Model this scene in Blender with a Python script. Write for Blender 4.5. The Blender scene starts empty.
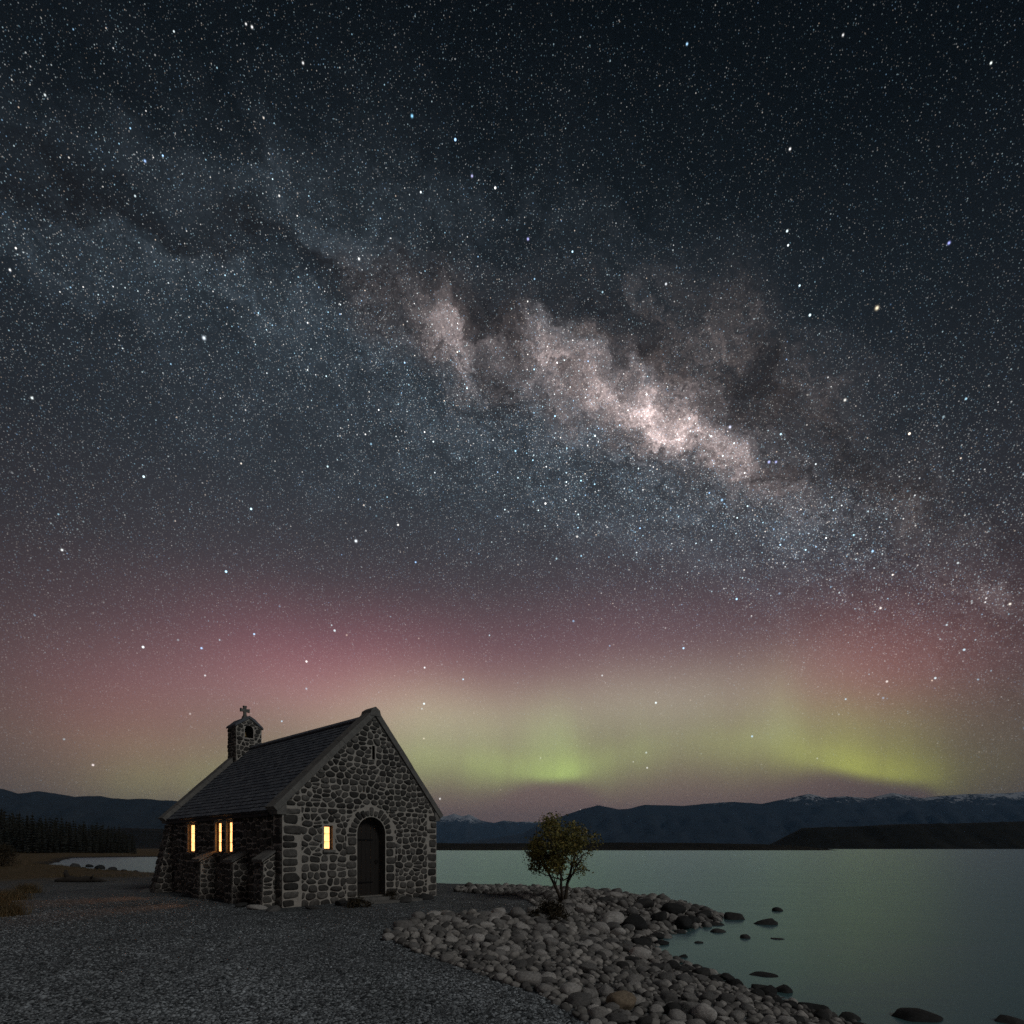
import bpy, bmesh, math, random
import numpy as np
from mathutils import Vector, Matrix, noise as mnoise
from mathutils.geometry import tessellate_polygon

R = math.radians
random.seed(7)
rng = np.random.default_rng(7)
scene = bpy.context.scene
col = scene.collection

# ------------------------------------------------------------------ camera
CAM_Z, FPX, HOR = 1.6, 582.0, 848.0
cam = bpy.data.cameras.new("camera")
cam.sensor_width = 36.0
cam.lens = 36.0 * FPX / 1024.0
cam.shift_y = (HOR - 512.0) / 1024.0
cam.clip_start = 0.1
cam.clip_end = 120000.0
cam_o = bpy.data.objects.new("camera", cam)
cam_o.location = (0, 0, CAM_Z)
cam_o.rotation_euler = (R(90), 0, 0)
col.objects.link(cam_o)
scene.camera = cam_o

# ------------------------------------------------------------------ exposure
scene.view_settings.view_transform = 'Standard'
scene.view_settings.look = 'None'
scene.view_settings.exposure = 0.0
scene.view_settings.gamma = 1.0
scene.cycles.use_denoising = False
scene.cycles.sample_clamp_indirect = 0.5
scene.cycles.max_bounces = 6
scene.cycles.volume_bounces = 0

HAZE = 2.8e-5
# ------------------------------------------------------------------ moonlight
MOON_AZ, MOON_EL = R(128), R(38)          # clockwise from +Y: behind the camera, to the right
sun = bpy.data.lights.new("moon", 'SUN')
sun.energy = 0.54
sun.angle = R(16)
sun.color = (1.0, 0.985, 0.955)
sun_o = bpy.data.objects.new("moon", sun)
mdir = Vector((math.sin(MOON_AZ) * math.cos(MOON_EL), math.cos(MOON_AZ) * math.cos(MOON_EL), math.sin(MOON_EL)))
sun_o.rotation_euler = mdir.to_track_quat('Z', 'Y').to_euler()
sun_o.location = (30, -30, 40)
col.objects.link(sun_o)

# ------------------------------------------------------------------ node helpers
def lin(c):
    return tuple(((v / 255) / 12.92 if v / 255 <= 0.04045 else ((v / 255 + 0.055) / 1.055) ** 2.4) for v in c)

class N:
    """node-expression wrapper: scalar sockets with operators"""
    nt = None
    def __init__(s, sock): s.s = sock
    @staticmethod
    def m(op, *a, clamp=False):
        n = N.nt.nodes.new('ShaderNodeMath'); n.operation = op; n.use_clamp = clamp
        for i, v in enumerate(a):
            if isinstance(v, N): N.nt.links.new(v.s, n.inputs[i])
            else: n.inputs[i].default_value = v
        return N(n.outputs[0])
    def __add__(a, b): return N.m('ADD', a, b)
    __radd__ = __add__
    def __sub__(a, b): return N.m('SUBTRACT', a, b)
    def __rsub__(a, b): return N.m('SUBTRACT', b, a)
    def __mul__(a, b): return N.m('MULTIPLY', a, b)
    __rmul__ = __mul__
    def __truediv__(a, b): return N.m('DIVIDE', a, b)
    def __pow__(a, b): return N.m('POWER', a, b)

def new(t, **kw):
    n = N.nt.nodes.new(t)
    for k, v in kw.items(): setattr(n, k, v)
    return n
def link(a, b): N.nt.links.new(a.s if isinstance(a, N) else a, b)
def smooth(x, a, b, lo=0.0, hi=1.0):
    n = new('ShaderNodeMapRange', interpolation_type='SMOOTHSTEP')
    for i, v in zip((1, 2, 3, 4), (a, b, lo, hi)): n.inputs[i].default_value = v
    link(x, n.inputs[0]); return N(n.outputs[0])
def linear(x, a, b, lo=0.0, hi=1.0):
    n = new('ShaderNodeMapRange')
    for i, v in zip((1, 2, 3, 4), (a, b, lo, hi)): n.inputs[i].default_value = v
    link(x, n.inputs[0]); return N(n.outputs[0])
def ramp(x, stops, interp='LINEAR'):
    n = new('ShaderNodeValToRGB'); cr = n.color_ramp; cr.interpolation = interp
    while len(cr.elements) < len(stops): cr.elements.new(0.5)
    for e, (p, c) in zip(cr.elements, stops):
        e.position = p; e.color = (c[0], c[1], c[2], 1)
    link(x, n.inputs[0]); return n.outputs[0]
def noise_t(vec, scale, detail=4, rough=0.55, dist=0.0, lac=2.0):
    n = new('ShaderNodeTexNoise')
    n.inputs['Scale'].default_value = scale; n.inputs['Detail'].default_value = detail
    n.inputs['Roughness'].default_value = rough; n.inputs['Distortion'].default_value = dist
    n.inputs['Lacunarity'].default_value = lac
    if vec is not None: link(vec, n.inputs['Vector'])
    return n
def dotc(vec, c):
    n = new('ShaderNodeVectorMath', operation='DOT_PRODUCT'); link(vec, n.inputs[0]); n.inputs[1].default_value = c
    return N(n.outputs['Value'])
def cscale(c, f):
    """colour (tuple or socket) times scalar"""
    n = new('ShaderNodeVectorMath', operation='SCALE')
    if isinstance(c, tuple): n.inputs[0].default_value = c
    else: link(c, n.inputs[0])
    if isinstance(f, N): link(f, n.inputs['Scale'])
    else: n.inputs['Scale'].default_value = f
    return n.outputs[0]
def cadd(a, b):
    n = new('ShaderNodeVectorMath', operation='ADD'); link(a, n.inputs[0]); link(b, n.inputs[1]); return n.outputs[0]
def mixc(f, a, b, blend='MIX'):
    n = new('ShaderNodeMix', data_type='RGBA', blend_type=blend)
    if isinstance(f, (int, float)): n.inputs[0].default_value = f
    else: link(f, n.inputs[0])
    for i, v in ((6, a), (7, b)):
        if isinstance(v, tuple): n.inputs[i].default_value = (v[0], v[1], v[2], 1)
        else: link(v, n.inputs[i])
    return n.outputs[2]

# ------------------------------------------------------------------ night sky (world)
def sky_dir(px, py):
    return Vector(((px - 512) / FPX, 1.0, (HOR - py) / FPX)).normalized()
def azel(px, py):
    d = sky_dir(px, py); return math.atan2(d.x, d.y), math.asin(d.z)

world = bpy.data.worlds.new("World"); scene.world = world; world.use_nodes = True
N.nt = world.node_tree; N.nt.nodes.clear()
D = new('ShaderNodeTexCoord').outputs['Generated']
sx = new('ShaderNodeSeparateXYZ'); link(D, sx.inputs[0])
dx, dy, dz = (N(sx.outputs[i]) for i in range(3))
az = N.m('ARCTAN2', dx, dy)
el = N.m('ARCSINE', dz)

# air glow by elevation
base = ramp(linear(el, 0.0, 1.0), [
    (0.00, lin((116, 94, 88))), (0.08, lin((128, 105, 98))), (0.15, lin((130, 110, 100))), (0.24, lin((114, 94, 94))),
    (0.33, lin((88, 76, 79))), (0.42, lin((66, 63, 67))), (0.54, lin((46, 49, 54))), (0.68, lin((28, 34, 39))),
    (0.82, lin((12, 17, 20))), (1.00, lin((3, 5, 6)))])
aza = N.m('ABSOLUTE', az + 0.06)


# Milky Way frame
P1, P2 = sky_dir(0, 168), sky_dir(1012, 606)
mn = P1.cross(P2).normalized()
if mn.z < 0: mn = -mn
core = sky_dir(672, 428)
mc = (core - mn * core.dot(mn)).normalized()
me = mc.cross(mn).normalized()
if me.x < 0: me = -me
def lb(px, py):
    d = sky_dir(px, py); return math.atan2(d.dot(me), d.dot(mc)), math.asin(d.dot(mn))
wn = noise_t(D, 6.5, 7, 0.62)
ws = new('ShaderNodeSeparateColor'); link(wn.outputs['Color'], ws.inputs[0])
wn2 = noise_t(D, 21, 6, 0.65); ws2 = new('ShaderNodeSeparateColor'); link(wn2.outputs['Color'], ws2.inputs[0])
L = N.m('ARCTAN2', dotc(D, me), dotc(D, mc)) + (N(ws.outputs[0]) - 0.5) * 0.20 + (N(ws2.outputs[0]) - 0.5) * 0.11
B = N.m('ARCSINE', dotc(D, mn)) + (N(ws.outputs[1]) - 0.5) * 0.13 + (N(ws2.outputs[1]) - 0.5) * 0.09
def gauss2(u, u0, su, v, v0, sv):
    a = (u - u0) / su; b = (v - v0) / sv
    return N.m('EXPONENT', (a * a + b * b) * -1.0)
cxm = new('ShaderNodeCombineXYZ'); link(L, cxm.inputs[0]); link(B * 2.1, cxm.inputs[1]); cxm.inputs[2].default_value = 0.37
cloud = N(noise_t(cxm.outputs[0], 11, 12, 0.74).outputs[0])
cloud2 = N(noise_t(cxm.outputs[0], 42, 9, 0.80).outputs[0])
grain = N(noise_t(D, 330, 3, 0.8).outputs[0])
fine = smooth(cloud2, 0.36, 0.66) * smooth(grain, 0.3, 0.7, 0.45, 1.55)
fil = N(noise_t(cxm.outputs[0], 8.5, 10, 0.68, 0.5).outputs[0])
fil = smooth(N.m('ABSOLUTE', fil - 0.5), 0.0, 0.050, 1.0, 0.0)          # thin branching lanes
bandw = N.m('EXPONENT', (B / 0.17) * (B / 0.17) * -1.0)
bandl = N.m('EXPONENT', (L / 0.75) * (L / 0.75) * -1.0)
tex = smooth(cloud, 0.34, 0.70)

def patch(px, py, rx, ry, amp):
    l0, b0 = lb(px, py); k = 0.5 * (1 / FPX) / (1 + ((px - 512) / FPX) ** 2 * .5 + ((HOR - py) / FPX) ** 2 * .5) * 2
    return gauss2(L, l0, rx * k, B, b0, ry * k) * amp
def total(items):
    t = None
    for it in items:
        p = patch(*it); t = p if t is None else t + p
    return t
coreg = total([(662, 422, 44, 17, 1.0), (700, 442, 50, 13, .55), (620, 402, 42, 17, .50), (740, 466, 40, 12, .34), (660, 424, 110, 34, .34), (545, 362, 30, 20, .34), (458, 338, 30, 26, .46), (575, 382, 30, 14, .26)])
warm = total([(690, 345, 55, 40, .22), (455, 335, 46, 38, .28),
              (540, 362, 36, 30, .26), (800, 400, 50, 40, .14), (770, 500, 60, 18, .18), (990, 596, 45, 14, .34), (900, 510, 80, 30, .14),
              (390, 305, 40, 30, .20)])
cool = total([(230, 285, 150, 26, .34), (60, 262, 110, 26, .24), (330, 225, 110, 24, .26), (460, 215, 50, 24, .14), (180, 185, 90, 24, .18), (520, 430, 160, 60, .22), (720, 510, 150, 50, .32), (590, 364, 26, 10, .75), (640, 377, 14, 6, .45), (562, 342, 22, 10, .40),
              (370, 195, 70, 40, .16), (0, 150, 70, 50, .20), (850, 560, 120, 40, .22), (620, 270, 140, 40, .08), (330, 400, 220, 80, .12)])
dust = total([(748, 378, 42, 30, 1.2), (815, 428, 70, 22, .8), (612, 318, 70, 18, .7), (650, 362, 46, 14, .95), (500, 318, 34, 26, .9), (505, 372, 16, 26, .6), (700, 300, 40, 24, .6),
              (880, 490, 80, 20, .7), (320, 258, 110, 14, .8), (160, 228, 110, 16, .9), (40, 205, 60, 18, .8), (425, 272, 50, 20, .7), (60, 165, 100, 20, .5), (770, 470, 40, 12, .7), (395, 330, 24, 20, .4), (580, 345, 22, 10, .5)])
over = total([(690, 348, 40, 30, .19), (800, 392, 60, 30, .09), (860, 462, 60, 26, .08), (590, 358, 26, 14, .24), (640, 300, 60, 26, .05), (905, 520, 60, 20, .12)])
dustf = N.m('MINIMUM', dust * (0.30 + 0.9 * tex) + fil * N.m('EXPONENT', (B / 0.11) * (B / 0.11) * -1.0) * bandl * 0.62, 0.9)
mw_w = cscale(lin((184, 168, 166)), warm * (0.26 + 0.95 * tex) * (0.38 + 1.0 * fine))
mw_k = cscale(lin((218, 193, 188)), coreg * (0.50 + 0.55 * tex) * (0.42 + 0.85 * fine) * (1.0 - 0.55 * dustf))
mw_c = cscale(lin((104, 117, 128)), cool * (0.30 + 0.65 * tex) * (0.5 + 0.75 * fine))
mw_b = cscale(lin((66, 74, 84)), bandw * bandl * 0.34 * (0.25 + 0.75 * tex))
sky = cadd(cadd(base, mw_b), cadd(mw_w, mw_c))
brown = cscale(lin((70, 60, 58)), dustf * 0.10)
sky = cadd(cadd(cscale(sky, 1.0 - 0.80 * dustf), brown), cscale(lin((178, 156, 146)), over * (0.2 + 0.9 * tex) * (0.3 + 1.1 * fine)))
sky = cadd(sky, mw_k)

# aurora
ray = N(noise_t(None, 1.0, 3, 0.5).outputs[0])
rn = ray.s.node
cx = new('ShaderNodeCombineXYZ'); link(az * 16.0, cx.inputs[0]); link(el * 1.6, cx.inputs[1]); link(cx.outputs[0], rn.inputs['Vector'])
rayf = smooth(ray, 0.3, 0.7, 0.78, 1.14)
wv = noise_t(None, 1.0, 2, 0.5)
cx2 = new('ShaderNodeCombineXYZ'); link(az * 5.0, cx2.inputs[0]); cx2.inputs[1].default_value = 3.7; link(cx2.outputs[0], wv.inputs['Vector'])
elw = el + (N(wv.outputs[0]) - 0.5) * 0.035
def glow(px, py, rx, up, dn, colr, amp, rays=0.0):
    a0, e0 = azel(px, py); k = 1 / FPX; c2 = math.cos(a0)
    t = elw - e0
    sgn = N.m('GREATER_THAN', t, 0.0)
    s = sgn * (up * k * c2 - dn * k * c2) + dn * k * c2
    da = (az - a0) / (rx * k * c2 * c2); de = t / s
    g = N.m('EXPONENT', (da * da + de * de) * -1.0) * amp
    if rays: g = g * rayf
    return cscale(lin(colr), g)
def along(pts, scale=1.0):
    n = new('ShaderNodeValToRGB'); cr_ = n.color_ramp; cr_.interpolation = 'B_SPLINE'
    while len(cr_.elements) < len(pts): cr_.elements.new(0.5)
    for e, (px, v) in zip(cr_.elements, pts):
        e.position = (math.atan((px - 512) / FPX) + 0.85) / 1.70; e.color = (v, v, v, 1)
    link(linear(az, -0.85, 0.85), n.inputs[0]); sc_ = new('ShaderNodeSeparateColor'); link(n.outputs[0], sc_.inputs[0])
    return N(sc_.outputs[0]) * scale
EDGE = [(-60, 792), (60, 790), (140, 786), (220, 774), (300, 760), (400, 756), (460, 762), (505, 770), (545, 776), (580, 774), (620, 758), (670, 744), (720, 742), (760, 748), (800, 756), (850, 769), (900, 776), (945, 778), (990, 770), (1080, 760)]
e0 = along([(px, math.atan((HOR - y) / FPX * math.cos(math.atan((px - 512) / FPX))) / 0.3) for px, y in EDGE], 0.3)
AMP = [(-60, .06), (60, .12), (140, .30), (220, .32), (300, .30), (400, .42), (460, .50), (505, .66), (545, 1.0), (575, .90), (610, .50), (670, .34), (720, .36), (760, .52), (800, .72), (840, .92), (885, 1.0), (925, .92), (960, .50), (1010, .20), (1090, .08)]
aA = along(AMP)
t_ = (el - e0 + (N(wv.outputs[0]) - 0.5) * 0.006) * (FPX / (1.0 + 0.0))
up_ = N.m('GREATER_THAN', t_, 0.0)
lw_ = 7.0 + 26.0 * (1.0 - smooth(aA, 0.3, 0.95))
low_p = N.m('EXPONENT', (t_ / lw_) * (t_ / lw_) * -1.0)
hi_p = N.m('EXPONENT', (t_ / 17.0) * (t_ / 17.0) * -1.0) * 0.50 + N.m('EXPONENT', (t_ / 46.0) * (t_ / 46.0) * -1.0) * 0.50
arc = (low_p * (1.0 - up_) + hi_p * up_) * aA * (aA * 0.5 + 0.5) * rayf
yel = smooth(az, 0.2, 0.6)
sky = cadd(sky, cscale(mixc(yel, lin((138, 174, 74)), lin((156, 170, 44))), arc * 1.18))
for args in [
    (340, 684, 160, 62, 50, (148, 74, 88), .62), (110, 720, 120, 60, 56, (130, 58, 62), .46), (885, 674, 120, 60, 54, (156, 84, 78), .62), (620, 674, 190, 66, 50, (130, 72, 84), .36),
    (500, 720, 210, 36, 34, (146, 160, 122), .36), (850, 730, 110, 34, 30, (136, 158, 96), .26), (690, 694, 140, 36, 34, (144, 154, 128), .34), (420, 716, 80, 40, 44, (128, 148, 112), .38),
    (548, 742, 24, 34, 22, (130, 166, 94), .24, 1), (775, 730, 26, 44, 20, (138, 164, 112), .30, 1), (130, 772, 90, 40, 26, (112, 118, 58), .26)]:
    sky = cadd(sky, glow(*args))

sky = cscale(sky, 1.0 - 0.54 * smooth(aza, 0.28, 0.88))
# stars: several magnitudes, thicker along the Milky Way, thinning in the glow near the horizon
ext = smooth(el, 0.06, 0.62, 0.30, 1.0)
ext_b = smooth(el, 0.10, 0.62, 0.32, 1.0)
rich = 1.0 + 1.6 * warm + 1.2 * coreg + 1.9 * cool
dens = (0.40 + 1.05 * bandw * bandl) * smooth(cloud, 0.3, 0.68, 0.72, 1.2) * (1.0 - 0.65 * dustf) * (1.0 - 0.28 * smooth(az, -0.5, 0.9))
srad = smooth(el, 0.25, 1.0, 1.0, 1.75)
clump = smooth(cloud2, 0.32, 0.66, 0.55, 1.5)
def stars(scale, rad, thresh, power, amp, use_dens, off):
    v = new('ShaderNodeTexVoronoi', feature='F1'); v.inputs['Scale'].default_value = scale; v.inputs['Randomness'].default_value = 1.0
    ad = new('ShaderNodeVectorMath', operation='ADD'); link(D, ad.inputs[0]); ad.inputs[1].default_value = off; link(ad.outputs[0], v.inputs['Vector'])
    sp = new('ShaderNodeSeparateColor'); link(v.outputs['Color'], sp.inputs[0])
    rnd, tint = N(sp.outputs[0]), N(sp.outputs[1])
    if use_dens: keep = smooth(rnd - (1.0 - dens) * 0.6, thresh, 1.0)
    else: keep = smooth(rnd, thresh, 1.0)
    mag = (keep ** power) * clump * rich if use_dens else keep ** power
    shape = smooth(N(v.outputs['Distance']) * srad, rad * scale * 0.25, rad * scale, 1.0, 0.0)
    c = ramp(tint, [(0.0, (0.35, 0.60, 1.0)), (0.18, (0.45, 0.80, 1.0)), (0.42, (0.75, 0.95, 1.0)), (0.65, (1, 1, 1)), (0.88, (1, 0.95, 0.88)), (1.0, (1.0, 0.78, 0.6))])
    return cscale(c, shape * mag * (ext if scale > 150 else ext_b) * amp)
sky = cadd(sky, stars(24, 0.0025, 0.35, 3.0, 3.4, False, (6.1, 0.7, 3.2)))
sky = cadd(sky, stars(46, 0.0022, 0.35, 3.2, 3.8, False, (3.1, 1.7, 8.2)))
sky = cadd(sky, stars(100, 0.0016, 0.30, 2.8, 2.3, True, (0.3, 5.7, 2.2)))
sky = cadd(sky, stars(190, 0.0013, 0.05, 2.4, 1.05, True, (7.3, 2.7, 4.4)))
sky = cadd(sky, stars(330, 0.0011, -0.1, 1.4, 0.46, True, (1.9, 9.1, 6.1)))
sky = cadd(sky, stars(520, 0.0009, -0.2, 1.2, 0.30, True, (4.4, 3.3, 0.7)))
# the brightest stars, each at its own place in the sky
for px, py, rad, c in [(877, 308, 3.2, (1.0, .85, .6)), (204, 338, 3.0, (.8, .9, 1)), (412, 116, 2.4, (.3, .7, 1)), (949, 243, 2.6, (.4, .45, 1)), (730, 427, 2.2, (.7, .75, 1)),
                       (769, 462, 2.2, (.5, .55, 1)), (776, 462, 1.9, (.5, .55, 1)), (356, 541, 2.4, (.9, .95, 1)), (252, 27, 2.2, (1, 1, 1)), (246, 24, 1.8, (1, 1, 1)), (303, 63, 2, (1, 1, 1)),
                       (45, 95, 2, (.9, 1, 1)), (790, 149, 2, (1, 1, 1)), (991, 63, 2, (.9, 1, .95)), (843, 35, 2, (1, 1, 1)), (845, 400, 2.2, (1, .97, .9)), (32, 398, 2.2, (.9, 1, 1)),
                       (528, 239, 2, (.5, .5, 1)), (687, 44, 2, (.4, .7, 1)), (472, 176, 2, (.6, .6, 1)), (1010, 604, 2.2, (1, .95, .85)), (93, 765, 2, (1, .9, .9)), (666, 284, 1.8, (.9, .95, 1)),
                       (722, 500, 2, (.4, .7, 1)), (145, 161, 2.2, (.4, .6, 1)), (10, 270, 2, (1, 1, 1)), (359, 259, 2, (1, 1, 1)), (62, 550, 2, (.95, 1, 1))]:
    dd = dotc(D, tuple(sky_dir(px, py)))
    a = rad / FPX * 0.46 / (1 + ((px - 512) / FPX) ** 2 * .6 + ((HOR - py) / FPX) ** 2 * .6)
    g = N.m('EXPONENT', (1.0 - dd) * (-2.0 / (a * a))) * 1.7
    sky = cadd(sky, cscale(tuple(c), g))

# moonlit air: a very faint physical sky with its sun at the moon's place
nish = new('ShaderNodeTexSky', sky_type='NISHITA'); nish.sun_disc = False
nish.sun_elevation = MOON_EL; nish.sun_rotation = MOON_AZ
below = smooth(el, -0.05, 0.0)
bgA = new('ShaderNodeBackground'); link(cscale(sky, below * 1.0 + 0.0), bgA.inputs['Color']); bgA.inputs['Strength'].default_value = 1.0
bgB = new('ShaderNodeBackground'); link(nish.outputs[0], bgB.inputs['Color']); bgB.inputs['Strength'].default_value = 0.0005
addS = new('ShaderNodeAddShader'); link(bgA.outputs[0], addS.inputs[0]); link(bgB.outputs[0], addS.inputs[1])
out = new('ShaderNodeOutputWorld'); link(addS.outputs[0], out.inputs['Surface'])
world.cycles.sampling_method = 'MANUAL'; world.cycles.sample_map_resolution = 1024

# ------------------------------------------------------------------ materials
def mat(name):
    m = bpy.data.materials.new(name); m.use_nodes = True
    N.nt = m.node_tree
    return m, N.nt.nodes['Principled BSDF']
def setp(b, **kw):
    for k, v in kw.items():
        k = {'base': 'Base Color', 'rough': 'Roughness', 'spec': 'Specular IOR Level', 'metal': 'Metallic'}.get(k, k)
        if isinstance(v, (int, float)): b.inputs[k].default_value = v
        elif isinstance(v, tuple): b.inputs[k].default_value = (*v[:3], 1)
        else: link(v, b.inputs[k])
def bump(b, h, strength=0.5, dist=0.02):
    n = new('ShaderNodeBump'); n.inputs['Strength'].default_value = strength; n.inputs['Distance'].default_value = dist
    link(h, n.inputs['Height']); link(n.outputs[0], b.inputs['Normal'])
def objco(): return new('ShaderNodeTexCoord').outputs['Object']
def geo(): return new('ShaderNodeNewGeometry')
def posw(): return geo().outputs['Position']

def m_stone(name, lo, hi, nscale=9, rand='island', bstr=0.6, patch_=0):
    m, b = mat(name); P = objco()
    if rand == 'island': r = geo().outputs['Random Per Island']
    else: r = new('ShaderNodeObjectInfo').outputs['Random']
    mid = tuple((a + c) / 2 for a, c in zip(lo, hi))
    c = ramp(N(r), [(0, lo), (0.45, mid), (0.8, hi), (1, tuple(h * 1.25 for h in hi))])
    n1 = N(noise_t(P, nscale, 8, 0.65).outputs[0]); n2 = N(noise_t(P, nscale * 5, 5, 0.7).outputs[0])
    f = smooth(n1, 0.25, 0.75, 0.62, 1.35) * smooth(n2, 0.25, 0.75, 0.8, 1.2)
    if patch_: f = f * smooth(N(noise_t(P, .55, 5, .6).outputs[0]), .3, .7, .68, 1.22)
    setp(b, base=cscale(c, f), rough=0.88, spec=0.25)
    bump(b, n1 * 0.7 + n2 * 0.3, bstr, 0.02)
    return m
M_WALL = m_stone('wall_stone', (0.040, 0.039, 0.037), (0.120, 0.115, 0.106), 7)
M_QUOIN = M_WALL
m, b = mat('mortar'); P = objco(); n = N(noise_t(P, 6, 8, .7).outputs[0]); n2 = N(noise_t(P, 60, 4, .6).outputs[0])
setp(b, base=ramp(n, [(0.25, (.30, .285, .255)), (0.5, (.46, .435, .39)), (0.8, (.57, .54, .485))]), rough=.95, spec=.2); bump(b, n2 + n, .6, .015); M_MORTAR = m
m, b = mat('coping_stone'); P = objco(); n = N(noise_t(P, 5, 8, .7).outputs[0]); n2 = N(noise_t(P, 45, 5, .7).outputs[0])
setp(b, base=ramp(n, [(0.3, (.13, .13, .125)), (0.6, (.22, .215, .20)), (0.8, (.30, .29, .27))]), rough=.9, spec=.2); bump(b, n2, .5, .01); M_COPE = m
m, b = mat('roof_slate'); r = N(geo().outputs['Random Per Island']); P = objco(); n = N(noise_t(P, 8, 7, .7).outputs[0])
setp(b, base=cscale(ramp(r, [(0, (.075, .086, .105)), (.6, (.105, .118, .140)), (1, (.15, .162, .18))]), smooth(n, .3, .7, .7, 1.3)), rough=.62, spec=.4); bump(b, n, .3, .01); M_SLATE = m
m, b = mat('dark_timber'); P = objco(); mp = new('ShaderNodeMapping'); mp.inputs['Scale'].default_value = (14, 14, 1.2); link(P, mp.inputs[0])
n = N(noise_t(mp.outputs[0], 3, 6, .6).outputs[0])
setp(b, base=ramp(n, [(.3, (.009, .007, .006)), (.7, (.024, .019, .015))]), rough=.7); bump(b, n, .4, .01); M_TIMBER = m
m, b = mat('black_iron'); setp(b, base=(.02, .02, .022), rough=.5, metal=.8); M_IRON = m
m, b = mat('bronze'); setp(b, base=(.09, .065, .03), rough=.45, metal=.9); M_BRONZE = m
m, b = mat('window_surround'); P = objco(); n = N(noise_t(P, 9, 6, .7).outputs[0])
setp(b, base=ramp(n, [(.3, (.20, .18, .15)), (.7, (.36, .33, .28))]), rough=.9); bump(b, n, .4, .01); M_SURR = m
m, b = mat('lit_glass'); P = objco(); sp = new('ShaderNodeSeparateXYZ'); link(P, sp.inputs[0])
n = N(noise_t(P, 9, 4, .6).outputs[0]); f = smooth(n, .3, .7, .72, 1.18)
setp(b, base=(.5, .35, .2), rough=.3)
b.inputs['Emission Color'].default_value = (1, .50, .19, 1); link(f * 2.8, b.inputs['Emission Strength'])
tb_ = new('ShaderNodeBsdfTransparent'); tb_.inputs[0].default_value = (1, .8, .55, 1); mx = new('ShaderNodeMixShader'); mx.inputs[0].default_value = .35
link(b.outputs[0], mx.inputs[1]); link(tb_.outputs[0], mx.inputs[2]); link(mx.outputs[0], N.nt.nodes['Material Output'].inputs['Surface']); M_GLOW = m

# beach stones
M_BOULDER = m_stone('shore_stone_pale', (.13, .128, .124), (.44, .425, .40), 5, 'object', .5)
M_BOULDERD = m_stone('shore_stone_dark', (.030, .031, .031), (.060, .060, .058), 5, 'object', .5)
M_BOULDERT = m_stone('shore_stone_tan', (.22, .175, .125), (.30, .24, .17), 5, 'object', .5)
M_STONES = m_stone('small_stones', (.09, .088, .085), (.36, .345, .32), 8, 'island', .5)
M_PEB = m_stone('gravel_pebble', (.022, .027, .030), (.36, .395, .415), 20, 'island', .2, 1)

# ground: gravel, turning to damp sand by the water and dry turf to the left
m, b = mat('ground'); P = posw()
v = new('ShaderNodeTexVoronoi', feature='F1'); v.inputs['Scale'].default_value = 34; link(P, v.inputs['Vector'])
vs = new('ShaderNodeSeparateColor'); link(v.outputs['Color'], vs.inputs[0])
cell = N(vs.outputs[0])
grav = ramp(cell, [(0, (.030, .035, .038)), (.5, (.105, .117, .125)), (.85, (.20, .218, .228)), (1, (.31, .33, .34))])
big = N(noise_t(P, .35, 5, .6).outputs[0]); mid = N(noise_t(P, 2.2, 6, .65).outputs[0])
grav = cscale(grav, smooth(big, .3, .7, .75, 1.2) * smooth(mid, .3, .7, .85, 1.15))
sp = new('ShaderNodeSeparateXYZ'); link(P, sp.inputs[0]); X, Y, Z = (N(sp.outputs[i]) for i in range(3))
turf = ramp(mid, [(.3, (.05, .038, .020)), (.55, (.12, .088, .045)), (.8, (.20, .15, .085))])
side = smooth(Y * 0.30 - X * 1.0 + (big - .5) * 16.0 + (mid - .5) * 8.0, 24.0, 36.0)
c = mixc(side, grav, turf)
wet = smooth(Z, -0.62, -0.30)
setp(b, base=mixc(wet, (.03, .03, .028), c), rough=.9, spec=.2)
hv = (1.0 - N(v.outputs['Distance'])) * (1.0 - side * .8) + mid * 1.5
bump(b, hv, .9, .02); M_GROUND = m

m, b = mat('water'); P = posw()
mp = new('ShaderNodeMapping'); mp.inputs['Scale'].default_value = (.25, .5, 1); link(P, mp.inputs[0])
n = N(noise_t(mp.outputs[0], .6, 4, .55).outputs[0])
bn = new('ShaderNodeBump'); bn.inputs['Strength'].default_value = .12; bn.inputs['Distance'].default_value = .3; link(n, bn.inputs['Height'])
df = new('ShaderNodeBsdfDiffuse'); df.inputs['Color'].default_value = (.095, .19, .19, 1); link(bn.outputs[0], df.inputs['Normal'])
gl = new('ShaderNodeBsdfGlossy'); gl.inputs['Color'].default_value = (.59, .87, 1.0, 1); gl.inputs['Roughness'].default_value = .25; link(bn.outputs[0], gl.inputs['Normal'])
fr = new('ShaderNodeFresnel'); fr.inputs['IOR'].default_value = 1.33
mx = new('ShaderNodeMixShader'); link(fr.outputs[0], mx.inputs[0]); link(df.outputs[0], mx.inputs[1]); link(gl.outputs[0], mx.inputs[2])
link(mx.outputs[0], N.nt.nodes['Material Output'].inputs['Surface']); M_WATER = m

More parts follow.
